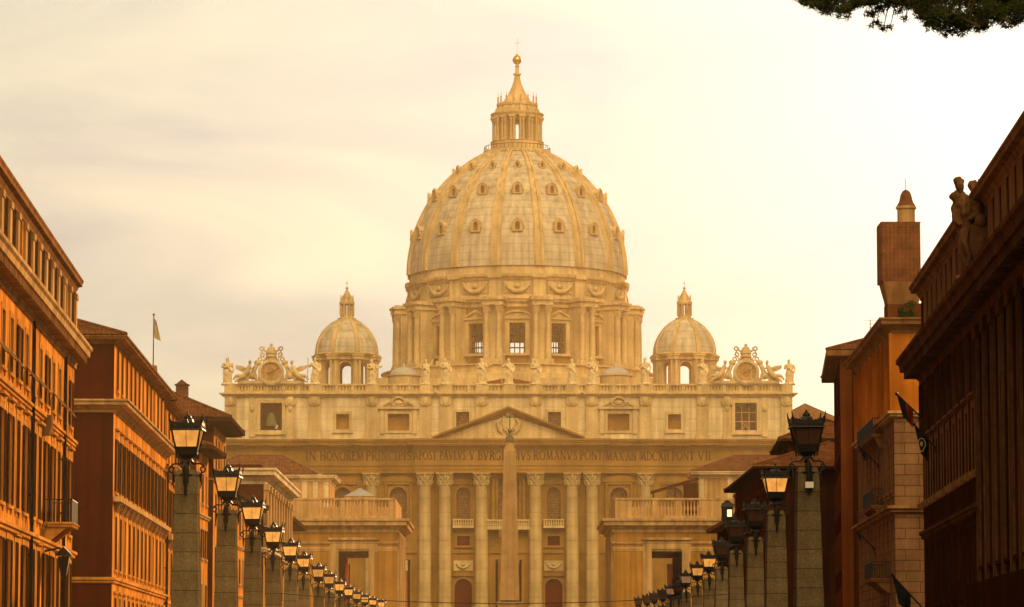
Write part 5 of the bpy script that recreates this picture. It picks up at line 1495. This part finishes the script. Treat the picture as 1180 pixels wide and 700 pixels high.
SD = [(-325,0,.2,'robed stone statue at the far left end of the facade, left of the left clock'),
      (-224,3,0,'stone statue holding a staff in front of the left small dome'),
      (-158,2,.3,'stone statue between the left small dome and the pale left cupola'),
      (-96,1,0,'stone statue with a raised arm above the left edge of the pediment'),
      (-73,4,.3,'leaning stone statue just left of the pediment, second right of the left cupola'),
      (-31,2,-.2,'stone statue with an outstretched arm, first left of the tall cross bearer'),
      (0,3,0,'central stone statue holding a tall cross above the pediment apex'),
      (31,0,.3,'stone statue with hands at its chest, first right of the cross bearer'),
      (73,1,-.3,'stone statue with a raised arm, second right of the cross bearer'),
      (96,4,.2,'leaning stone statue left of the pale right cupola'),
      (158,0,-.4,'stone statue between the right cupola and the right small dome'),
      (224,3,.2,'stone statue with a staff in front of the right small dome'),
      (325,4,-.2,'leaning robed statue at the far right end of the facade, right of the right clock')]
for d,v,rz,lb in SD:
    t = thing('statue',lb,'statue',(XC+X(d),Y0+.3,zst),'statues along the top of the facade',rz)
    link('figure',sv[v],t); sc = 1.0 + .04*math.sin(d)
    t.scale = (sc*1.05,sc*1.05,sc)
    m = MB(); m.box(-.95,.95,-.8,.8,0,.02); m.taper(0,0,-.02,.0,.95,.9)
    if v == 3:
        m = MB(); hh_ = 6.9 if d == 0 else 5.0
        m.tube([(-1.25,-.75,.05),(-1.25,-.75,hh_)],.09)
        if d == 0: m.box(-1.95,-.55,-.82,-.68,hh_-1.2,hh_-1.02)
        m.build('staff',M['statst'],t,(0,0,0))

# ------------------------------------------------------------------ the two clocks
def clock(sg):
    x = X(274.5*sg); zc = BZ(429.5); m = fm(); y0, y1 = -.9, .35
    m.prism([(x-3.6,zBal),(x+3.6,zBal),(x+2.6,zc-1.4),(x+2.5,zc+.6),(x+1.6,zc+2.0),(x-1.6,zc+2.0),(x-2.5,zc+.6),(x-2.6,zc-1.4)],y0,y1)
    m.box(x-6.6,x+6.6,y0,y1+.2,zBal,zBal+.6)
    for q in (-1,1):
        m.tube([(x+q*6.0,0,zBal+.9),(x+q*4.8,0,zBal+1.0),(x+q*3.7,0,zBal+2.2),(x+q*3.1,0,zc+1.2),(x+q*2.2,0,zc+2.3)],[.5,.45,.4,.4,.3],8); m.ball((x+q*5.9,0,zBal+1.1),.75)
        m.ball((x+q*2.6,0,zc+1.9),.55); m.ball((x+q*3.6,0,zBal+1.6),.8); m.tube([(x+q*2.7,.2,zc-1.6),(x+q*3.5,.3,zc-.6),(x+q*3.3,.2,zc+.6),(x+q*2.7,.2,zc+1.4)],[.3,.5,.45,.25],7)
    o = bput(m,'clock','trav')
    m = fm()
    rings = lambda r0,r1,ya,yb: [m.hexa([(x+r0*cos(a),ya,zc+r0*sin(a)),(x+r1*cos(a),ya,zc+r1*sin(a)),(x+r1*cos(b_),ya,zc+r1*sin(b_)),(x+r0*cos(b_),ya,zc+r0*sin(b_)),
                                          (x+r0*cos(a),yb,zc+r0*sin(a)),(x+r1*cos(a),yb,zc+r1*sin(a)),(x+r1*cos(b_),yb,zc+r1*sin(b_)),(x+r0*cos(b_),yb,zc+r0*sin(b_))]) for a,b_ in [(2*pi*k/40,2*pi*(k+1)/40) for k in range(40)]]
    rings(2.0,2.35,.36,.85); rings(2.35,2.6,.36,.65); bput(m,'clock_rim','travp',o)
    m = fm(); m.prism([(x+2.0*cos(2*pi*k/40),zc+2.0*sin(2*pi*k/40)) for k in range(40)],.355,.42); bput(m,'clock_face','cream',o)
    m = fm()
    for k in range(12):
        a = 2*pi*k/12; c_, s_ = cos(a), sin(a)
        for off in (-.09,.09):
            p = (x+1.25*c_-s_*off,zc+1.25*s_+c_*off); q = (x+1.85*c_-s_*off*1.5,zc+1.85*s_+c_*off*1.5)
            m.prism(stroke(p,q,.09,0),.422,.47)
    m.prism([(x+.95*cos(2*pi*k/24),zc+.95*sin(2*pi*k/24)) for k in range(24)],.422,.45)
    bput(m,'clock_numerals','granite',o)
    m = fm(); m.prism(stroke((x,zc),(x-.7,zc-.35),.14,0),.48,.53); m.prism(stroke((x-.2,zc-.12),(x+1.5,zc+.75),.10,0),.54,.58); bput(m,'clock_hands','letter',o)
    # tiara and crossed keys above
    m = fm(); zt = zc+2.1
    m.lathe([(1.0,zt),(1.1,zt+.3),(.9,zt+.8),(1.15,zt+1.0),(1.0,zt+1.5),(1.15,zt+1.7),(.95,zt+2.3),(.6,zt+2.9),(.15,zt+3.2)],x,-.2,16); m.ball((x,-.2,zt+3.4),.28)
    for q in (-1,1):
        m.tube([(x-q*1.7,-.2,zt+.2),(x+q*1.7,-.2,zt+2.6)],.2,6)
        for cx_,cz in ((x+q*1.9,zt+2.7),(x+q*1.75,zt+1.5),(x+q*2.2,zt+.6),(x+q*2.9,zt-.1)):
            m.tube([(cx_+.36*cos(2*pi*k/10),-.2,cz+.36*sin(2*pi*k/10)) for k in range(11)],.15,5)
        m.tube([(x+q*1.0,-.2,zt+.4),(x+q*2.2,-.2,zt+1.6),(x+q*1.3,-.2,zt+2.9)],.14,5)
    bput(m,'papal_arms','trav',o)
    for q in (-1,1):                      # reclining winged figures
        mb = MB(); xb = XC+x+q*5.2
        def P(a,y,b_): return (xb-q*a, Y0-.2-y, zBal+.5+b_)
        mb.tube([P(-1.2,.3,.5),P(-.3,.45,1.0),P(.5,.4,1.9),P(.9,.3,2.9),P(1.0,.25,3.3)],[.45,.6,.55,.42,.18],10)
        mb.ball(P(1.05,.35,3.75),(.33,.36,.42)); mb.tube([P(.8,.4,2.9),P(1.5,.7,2.5),P(2.0,.6,3.0)],[.22,.17,.12]); mb.tube([P(.7,.3,2.8),P(-.2,.5,2.5),P(-1.0,.6,2.9)],[.22,.17,.12])
        mb.tube([P(-.3,.5,1.0),P(-1.6,.8,1.1),P(-2.3,.6,.2)],[.45,.32,.2]); mb.tube([P(-.3,.2,.9),P(-1.2,.7,.5),P(-1.9,.9,-.3)],[.42,.3,.2])
        mb.loft([[P(.6,0,2.6),P(.6,-.3,2.6),P(.2,-.3,1.8),P(.2,0,1.8)],[P(-.6,-.1,3.1),P(-.6,-.35,3.1),P(-.9,-.35,2.0),P(-.9,-.1,2.0)],[P(-1.9,-.2,3.2),P(-1.9,-.4,3.2),P(-1.9,-.4,2.6),P(-1.9,-.2,2.6)]])
        me = remesh(mb,.1,'angel','trav',RL); link('angel',me,o)
clock(-1); clock(1)

# ------------------------------------------------------------------ obelisk in the square
YO = 497.0; KO = YO/4000
ox = at(587.5,600,YO).x; OZ = lambda p: at(587,p,YO).z
t = thing('obelisk','tall red granite obelisk with a bronze cross, standing in the square before the facade','obelisk',(ox,YO,gz(YO)))
m = MB(); m.taper(ox,YO,gz(YO)-.5,gz(YO)+1.2,5.2,5.0); m.taper(ox,YO,gz(YO)+1.2,gz(YO)+2.4,4.0,3.8); m.taper(ox,YO,gz(YO)+2.4,gz(YO)+6.5,2.2,2.1); m.taper(ox,YO,gz(YO)+6.5,gz(YO)+7.2,2.5,2.6); m.taper(ox,YO,gz(YO)+7.2,OZ(697),1.9,1.75); m.taper(ox,YO,OZ(697),OZ(694),1.9,1.9); m.build('pedestal',M['granite'],t)
for q in ((-1,-1),(1,-1),(1,1),(-1,1)):
    m = MB(); m.ball((ox+q[0]*1.0,YO+q[1]*1.0,OZ(692.5)),(.35,.35,.28)); m.build('support',M['bronze'],t)
m = MB(); m.taper(ox,YO,OZ(692),OZ(520),1.36,.87); m.taper(ox,YO,OZ(520),OZ(506),.87,.18); m.build('shaft',M['granite'],t)
m = MB()
for a,r_,z in ((0,.0,.35),(1,.36,0),(2.6,.36,0),(4.2,.36,0),(5.5,.36,0)): m.lathe([(.34,OZ(508)+z-.1),(.28,OZ(508)+z+.4),(.1,OZ(508)+z+.75)],ox+r_*cos(a),YO+r_*sin(a),8)
zz = OZ(497)
for k in range(4): m.tube([(ox+.75*cos(k*pi/4),YO,zz+.75*sin(k*pi/4)),(ox-.75*cos(k*pi/4),YO,zz-.75*sin(k*pi/4))],[.05,.05],5)
m.ball((ox,YO,zz),.3); m.box(ox-.09,ox+.09,YO-.08,YO+.08,zz+.2,OZ(474)); m.box(ox-.62,ox+.62,YO-.07,YO+.07,OZ(481)-.1,OZ(481)+.1)
m.build('cross_finial',M['bronze'],t)
# ------------------------------------------------------------------ lamp obelisks
def make_lamp():
    t = thing('lamp_obelisk','x','street lamp',(0,0,0))
    p = MB(); p.taper(0,0,-1.2,.55,.95,.95); p.taper(0,0,.55,.75,.95,.72); p.taper(0,0,.75,1.75,.70,.66); p.taper(0,0,1.75,1.95,.74,.74)
    p.taper(0,0,1.95,8.12,.49,.345); p.taper(0,0,8.12,8.25,.345,.29)
    p.build('pillar',M['ashlar'],t)
    f = MB(); zb, zt = 8.79, 9.55; b0, b1 = .29, .465
    for sx in (-1,1):
        for sy in (-1,1):
            def Q(k,z,o=0): return (sx*(k+o),sy*(k+o),z)
            f.tube([Q(b0,zb-.16),Q(b1,zt),Q(b1+.05,zt+.25),Q(b1+.09,zt+.52)],[.03,.034,.036,.012],5)
    for k in range(4):
        f.M = Matrix.Rotation(k*pi/2,4,'Z')
        f.hexa([(-b0-.02,-b0-.03,zb-.03),(b0+.02,-b0-.03,zb-.03),(b0+.02,-b0+.02,zb-.03),(-b0-.02,-b0+.02,zb-.03),(-b0-.04,-b0-.05,zb+.06),(b0+.04,-b0-.05,zb+.06),(b0+.04,-b0+.01,zb+.06),(-b0-.04,-b0+.01,zb+.06)])
        f.tube([(0,-b0-.005,zb),(0,-b1-.005,zt)],.012,4)
        z = zt; w = b1+.02                        # crown board with a scalloped top
        pts = [(-w,z-.02),(w,z-.02),(w+.055,z+.34)]
        for i in range(1,24):
            x = (w+.05)*(1-2*i/24); e = abs(2*i/24-1); pts.append((x, z+.20+.10*e**2+.045*(i%2)+(.09 if abs(x) < .08 else 0)))
        pts.append((-w-.055,z+.34))
        f.prism(pts,-w-.03,-w+.01)
        f.tube([(-w-.03,-w-.03,z+.0),(w+.03,-w-.03,z)],.03,5)
        for i in range(5): f.ball((-.36+.18*i,-w-.03,z+.11),(.045,.02,.06),6,5)
    f.M = None
    for q_ in range(4):
        f.M = Matrix.Rotation(q_*pi/2,4,'Z'); k0, k1, z1_ = b0+.005, b0+.005+(b1-b0)*.26, zb+.03+(zt-zb)*.24
        f.hexa([(-k0,-k0-.012,zb+.03),(k0,-k0-.012,zb+.03),(k0,-k0,zb+.03),(-k0,-k0,zb+.03),(-k1,-k1-.012,z1_),(k1,-k1-.012,z1_),(k1,-k1,z1_),(-k1,-k1,z1_)])
    f.M = None
    f.taper(0,0,zt,zt+.22,b1,.22); f.taper(0,0,zt+.22,zt+.36,.2,.16); f.ball((0,0,zt+.40),(.13,.13,.11),10,7); f.lathe([(.03,zt+.45),(.05,zt+.5),(.01,zt+.6)],0,0,6)
    f.taper(0,0,zb-.17,zb-.03,.14,b0); f.taper(0,0,zb-.26,zb-.17,.20,.14); f.lathe([(.07,8.2),(.06,8.4),(.12,8.45),(.06,8.5),(.09,zb-.2)],0,0,10)
    f.build('lantern',M['iron'],t)
    g_ = MB(); e = .012; g_.taper(0,0,zb+.03,zt-.01,b0-e,b1-e); g_.build('glass',M['lit'],t)
    for sx in (-1,1):            # scrolled brackets at the head of the pillar
        s = MB()
        pts = []
        for i in range(15):
            a = -pi/2+i*1.9*pi/14; r_ = .11*(1-.55*i/14); pts.append((sx*(.50+r_*cos(a)),-.05,8.28+r_*sin(a)))
        s.tube([(sx*.06,-.05,8.62),(sx*.22,-.05,8.45),(sx*.42,-.05,8.46),(sx*.55,-.05,8.38)],[.03,.035,.03,.03],5)
        s.tube(pts,.028,5)
        s.tube([(sx*.47,-.05,8.22),(sx*.44,-.05,8.02),(sx*.46,-.05,7.80),(sx*.43,-.05,7.64)],[.03,.045,.03,.008],5)
        s.tube([(sx*.44,-.05,8.10),(sx*.36,-.20,8.05),(sx*.10,-.42,8.08)],.025,5)
        s.build('bracket',M['iron'],t)
    d = MB(); d.lathe([(.02,7.38),(.06,7.52),(.035,7.66),(.10,7.85),(.07,8.05),(.12,8.22),(.06,8.4)],0,-.44,8); d.tube([(0,-.44,8.35),(0,-.2,8.5),(0,0,8.46)],.05,6)
    d.build('pendant',M['iron'],t)
    return t
ORD = ['first','second','third','fourth','fifth','sixth','seventh','eighth','ninth','tenth','eleventh','twelfth','thirteenth','fourteenth']
LL = [(217,481),(261,538),(293,574.5),(316.5,604),(335.6,622),(351.5,637),(367.6,650),(380,659),(391.5,668),(402,674.5),(412,680),(420.8,684),(430,687.5),(439.5,690.5)]
LR = [(930,478),(893,539),(868,577),(848.6,598),(830,621),(817,637),(803.5,648.5),(791,658.5),(782,669),(773,673.5),(763,678.5),(754,682),(745,685),(736,688)]
stL = ['amber','amber']+['lit']*12
stR = ['unlit','lit','unlit','unlit','unlit','lit','lit','dim','unlit','dim','unlit','unlit','unlit','unlit']
word = {'lit':'brightly lit','amber':'glowing amber','unlit':'unlit dark','dim':'faintly lit'}
proto = make_lamp()
for side,pts,sts in (('left',LL,stL),('right',LR,stR)):
    for k,((px,py),st_) in enumerate(zip(pts,sts)):
        Y = 113+25.5*k; p = at(px,py,Y)
        o = proto if (side == 'left' and k == 0) else copy_tree(proto)
        o.location = (p.x,p.y,p.z-9.98)
        o.rotation_euler = (random.uniform(-.006,.006),random.uniform(-.008,.008),(-.05 if side == 'left' else .05)+random.uniform(-.02,.02))
        o['label'] = '%s lantern on a stone obelisk, %s from the front, %s row' % (word[st_],ORD[k],side)
        o['group'] = 'lamp obelisks lining the street, %s row' % side
        for c in o.children:
            if c.name.startswith('glass'):
                if st_ != 'lit': c.data = c.data.copy(); c.data.materials[0] = M[st_]
lamp_obs = None
# small white fitting on the nearest right pillar
p = at(931,560,113)
t = thing('lamp_control_box','small pale grey box fixed near the top of the nearest right lamp pillar','box',(p.x,112.5,p.z))
m = MB(); m.box(p.x-.13,p.x+.13,112.40,112.60,p.z-.10,p.z+.10); m.build('case',M['white'],t)
m = MB(); m.tube([(p.x+.10,112.5,p.z+.1),(p.x+.10,112.52,p.z+.35),(p.x+.02,112.55,p.z+.6)],.02); m.build('cable',M['iron'],t)
# lit lantern beside the pink chimney block
p = at(838,590,337)
t = thing('wall_lantern','small lit square lantern hung beside the pink chimney block on the right','lantern',p)
m = MB(); m.taper(p.x,337,p.z+.45,p.z+.85,.62,.5); m.taper(p.x,337,p.z+.85,p.z+1.1,.42,.15)
for a in (-1,1):
    for c_ in (-1,1): m.box(p.x+a*.48-.05,p.x+a*.48+.05,337+c_*.48-.05,337+c_*.48+.05,p.z-.75,p.z+.45)
m.box(p.x-.55,p.x+.55,336.45,337.55,p.z-.9,p.z-.5); m.box(p.x-.46,p.x-.03,336.5,337.5,p.z-.5,p.z+.45); m.box(p.x-.03,p.x+.46,336.5,337.5,p.z+.2,p.z+.45); m.tube([(p.x+.3,337,p.z+.7),(p.x+1.2,337,p.z+.7)],.06); m.build('cage',M['iron'],t)
m = MB(); m.box(p.x-.02,p.x+.42,336.6,337.4,p.z-.45,p.z+.18); m.build('glass',M['lit'],t)

p = at(1003,392,268)
t = thing('aerial','thin rooftop aerial on the narrow dark hip-roofed house beside the orange wall','aerial',p)
m = MB(); m.tube([(p.x,268,p.z-1.5),(p.x,268,p.z+1.6)],.03,5); m.build('mast',M['iron'],t)
m = MB()
for z_,w_ in ((1.5,.5),(1.25,.42),(1.0,.36)): m.tube([(p.x-w_,268,p.z+z_),(p.x+w_,268,p.z+z_)],.018,4)
m.build('rods',M['iron'],t)
# ------------------------------------------------------------------ wires across the street
def wire(name,lbl,a,b_,sag,r):
    m = MB(); n = 24; a, b_ = Vector(a), Vector(b_)
    m.tube([a.lerp(b_,i/n)-Vector((0,0,sag*4*(i/n)*(1-i/n))) for i in range(n+1)],r,5)
    m.build(name,M['iron'],None,tuple(a),label=lbl,cat='wire')
pa, pb = at(322,684,189.5), at(846,684,189.5)
wire('overhead_wire','thin black wire sagging across the street between the fourth lamp pillars',pa,pb,.55,.022)

# ------------------------------------------------------------------ flags and carvings on the right palazzi
def flag(lbl,fr,u,z,ln,drop,mats,emblem=None,rise=.55,width=1.0):
    p0 = fr.P(u,.05,z); d = (fr.n*.8 + Vector((0,0,rise)) + fr.u*.12).normalized(); p1 = p0 + d*ln
    t = thing('flag',lbl,'flag',p0)
    m = MB(); m.tube([p0,p1],[.05,.035]); m.ball(p1,.09,8,6); m.tube([p0-Vector((0,0,.35)),p0+d*.3],.03); m.build('pole',M['iron'],t)
    nb = len(mats); cols, rows = 12, 10
    for b_ in range(nb):
        m = MB(); vs = []; fs = []
        c0, c1 = int(cols*b_/nb), int(cols*(b_+1)/nb)
        for i in range(c0,c1+1):
            s = i/cols
            for j in range(rows+1):
                v = j/rows
                q = p1 - d*(ln*.62*width*s) - Vector((0,0,drop*v*(1-.25*s))) + fr.u*(.16*sin(7*s+2.2*v)*(.4+v)) - fr.n*(.35*v*(1-s))
                vs.append(q)
        for i in range(c1-c0):
            for j in range(rows): fs.append((i*(rows+1)+j,(i+1)*(rows+1)+j,(i+1)*(rows+1)+j+1,i*(rows+1)+j+1))
        m.add(vs,fs,True); m.build('cloth',M[mats[b_]],t)
    if emblem:
        m = MB(); c_ = p1 - d*(ln*.3) - Vector((0,0,drop*.45)) - Vector((0,.22,0))
        m.tube([c_+Vector((.2*sin(2*pi*k/12)*(1.0 if cos(2*pi*k/12) > 0 else .7),0,.34*cos(2*pi*k/12))) for k in range(13)],.025,5); m.ball(c_+Vector((0,0,.05)),(.07,.03,.13),8,6)
        m.build('emblem',M['flagcol'],t)
f1 = RB1.fr
flag('dark and red flag at the far corner of the nearest right palazzo, under its cornice',f1,f1.len-1.5,15.0,2.0,1.25,['flagdk','flagred'],None,.8)
flag('dark flag with a pale emblem on the nearest right palazzo',f1,f1.len-10,12.9,1.7,1.5,['flagdk'],True,.9)
flag('drooping dark flag on a low pole at the far end of the nearest right palazzo',f1,f1.len-4,4.6,2.9,1.5,['flagdk'],None,.9,.8)
f2 = RB2.fr
flag('small dark furled flag on the rusticated palazzo front, upper of two',f2,f2.len*.35,15.0,1.9,.7,['flagdk'],None,.8,.5)
flag('small dark furled flag on the rusticated palazzo front, lower of two',f2,f2.len*.5,9.8,1.9,.7,['flagdk'],None,.8,.5)
# stone group on the cornice
c = Vector((at(1120,290,148).x,148,18.40))
t = thing('sculpture','stone sculpture of two standing figures with a coat of arms on the right palazzo cornice','statue',c)
mb = MB()                                    # two helmeted figures leaning together over a cartouche
for x0,y0,hx,hz,k_ in ((-.30,-.15,-.52,4.15,1),(.34,.05,.12,4.0,-1)):
    mb.tube([(x0*.2-.10,y0,.1),(x0*.6-.16,y0-.2,1.1),(x0*.8-.12,y0-.1,2.0)],[.17,.24,.30],9); mb.tube([(x0*.2+.18,y0,.1),(x0*.6+.14,y0-.05,1.1),(x0*.8+.08,y0,2.0)],[.17,.24,.30],9)
    mb.tube([(x0*.8,y0,1.9),(x0,y0-.05,2.6),(x0*1.1,y0,3.2),((x0+hx)/2,y0,3.55)],[.36,.34,.42,.20],10)
    mb.tube([((x0+hx)/2,y0,3.5),(hx,y0-.05,hz-.25)],[.15,.13],8); mb.ball((hx,y0-.06,hz-.12),(.20,.23,.27)); mb.ball((hx,y0-.02,hz+.02),(.26,.27,.19)); mb.ball((hx,y0-.30,hz-.16),(.05,.08,.06))
    mb.tube([(x0*1.1-.36,y0,3.25),(x0-.52,y0-.15,2.6),(x0-.25,y0-.45,2.2)],[.16,.13,.09],7); mb.tube([(x0*1.1+.36,y0,3.25),(x0+.5,y0-.2,2.7),(x0+.2,y0-.5,2.45)],[.16,.13,.09],7)
mb.ball((-.75,-.2,3.5),(.22,.22,.26)); mb.tube([(-.7,-.2,3.3),(-.62,-.2,2.6),(-.4,-.2,1.8)],[.12,.2,.2],7)
mb.tube([(.7,.1,3.7),(.85,.2,2.8),(.75,.2,1.8),(.5,.1,.7)],[.26,.42,.40,.2],8); mb.tube([(.3,0,4.1),(.8,.1,3.95),(1.0,.15,3.2)],[.2,.32,.28],8); mb.tube([(-.1,-.3,2.2),(.2,-.4,1.2),(.35,-.3,.2)],[.2,.3,.22],7)
link('figures',remesh(mb,.05,'figures','carved',rough=.11,freq=2.6),t,loc=(0,0,.12))
m = MB(); pts = [(-.45,2.3),(.45,2.3),(.52,1.5),(.34,.8),(0,.4),(-.34,.8),(-.52,1.5)]; m.prism([(x_+.3,z_) for x_,z_ in pts],-.85,-.65); m.ball((.3,-.8,2.5),(.28,.22,.3)); m.ball((.3,-.86,1.5),(.22,.12,.35))
for q in (-1,1): m.tube([(.3+q*.55,-.8,2.2),(.3+q*.72,-.85,1.6),(.3+q*.5,-.85,1.0),(.3+q*.62,-.85,.6),(.3+q*.3,-.85,.35)],[.08,.14,.12,.12,.06],6)
m.build('coat_of_arms',M['carved'],t,(0,0,0))
m = MB(); m.box(-.8,.95,-.9,.6,0,.14); m.build('plinth',M['creamd'],t,(0,0,0))

# ------------------------------------------------------------------ umbrella pine leaning over the near pavement
tx, ty = 12.2, 62.0
t = thing('pine_tree','dark umbrella pine whose crown hangs into the top right corner','tree',(tx,ty,0.14))
m = MB(); m.tube([(tx,ty,-.3),(tx+.1,ty,3),(tx-.1,ty+.1,7),(tx-.3,ty,11.5),(tx-.4,ty,14.2)],[.42,.36,.30,.26,.2],10)
rnd = random.Random(5)
cl = []
edge = [(926,6),(938,14),(955,16),(975,15),(990,13),(1002,6),(1020,5),(1045,4),(1055,20),(1068,28),(1080,38),(1095,45),(1108,44),(1122,36),(1138,36),(1152,28),(1166,32),(1180,26),(1200,30)]
def edge_y(px):
    for (a,ya),(b_,yb) in zip(edge,edge[1:]):
        if a <= px <= b_: return ya+(yb-ya)*(px-a)/(b_-a)
    return 5
spots = [(1010,28,60,.07),(1018,33,60,.08),(1026,31,60.3,.06),(1005,31,60,.05),(1043,22,61,.06),(1036,12,61,.09),(1003,16,60,.10),(1014,10,60,.12),(1030,3,60,.14),(968,19,60,.06),(975,21,60,.05)]
for px in range(930,1205,7): spots.append((px+rnd.uniform(-4,4),edge_y(px)-rnd.uniform(3,8),rnd.uniform(58,63),rnd.uniform(.07,.13)))
for px in range(936,1205,11): spots.append((px,edge_y(px)-rnd.uniform(14,20),rnd.uniform(58,63),rnd.uniform(.16,.26)))
for px in range(1060,1205,12): spots.append((px,edge_y(px)-rnd.uniform(24,32),rnd.uniform(58,63),rnd.uniform(.26,.36)))
for px in range(930,1205,16): spots.append((px,rnd.uniform(-16,-6),rnd.uniform(58,63),rnd.uniform(.28,.42)))
for px,py,Y,rr in spots:
    c = at(px,py,Y); cl.append((c,rr,True))
for i in range(46):
    a = rnd.uniform(0,6.28); q = sqrt(rnd.random())*5.6
    x, y = tx-1.2+q*cos(a), ty+q*sin(a)*.9
    lo = max(at(590+4000*x/y,-40,y).z, 13.1)
    cl.append((Vector((x,y,lo+rnd.uniform(.2,2.2)*(1-.10*q))),rnd.uniform(.6,1.0),False))
hub = Vector((tx-.4,ty,14.1))
for c,rr,vis in cl:
    if vis and rr < .27: m.tube([c+Vector((.25,0,.8)),c+Vector((.08,0,.35)),c],[.022,.016,.006],4); continue
    if rnd.random() < .55: m.tube([c+Vector((.5,.1,-.25)),c],[.035,.012],4); continue
    mid = hub.lerp(c,.55)+Vector((0,0,.45)); m.tube([hub+Vector((0,0,rnd.uniform(-.3,.3))),mid,c],[.09,.055,.02],5)
m.build('trunk',M['bark'],t)
def needles(mb,c,r,n,seed):
    q = random.Random(seed)
    for i in range(n):
        while True:
            p = Vector((q.uniform(-1,1),q.uniform(-1,1),q.uniform(-1,1)))
            if p.length <= 1: break
        p = Vector((p.x*1.25,p.y*1.25,p.z*.75))*r + c
        for k in range(3):
            d = Vector((q.gauss(0,1),q.gauss(0,1),q.gauss(.25,.8))).normalized()*q.uniform(.07,.13); e = d.orthogonal().normalized()*.011
            mb.add([p-e,p+d,p+e],[(0,1,2)])
m = MB()
for i,(c,rr,vis) in enumerate(cl):
    needles(m,c,rr,int((1900 if rr > .24 else 3600)*rr**2*(1.0 if rr > .2 else 1.3)) if vis else int(1900*rr**2),i)
m.build('crown',M['leaf'],t)

# ------------------------------------------------------------------ evening air
hz = MB(); hz.box(-950,950,-450,1230,-1.0,174.0)
hm = bpy.data.materials.new('evening_air'); hm.use_nodes = True; n = hm.node_tree; n.nodes.clear()
pv = n.nodes.new('ShaderNodeVolumePrincipled'); oo = n.nodes.new('ShaderNodeOutputMaterial'); n.links.new(pv.outputs[0],oo.inputs['Volume'])
pv.inputs['Color'].default_value = (*HAZE_COL,1); pv.inputs['Density'].default_value = HAZE; pv.inputs['Anisotropy'].default_value = HAZE_G
hm.cycles.homogeneous_volume = True
hz.build('haze',hm,kind='stuff')
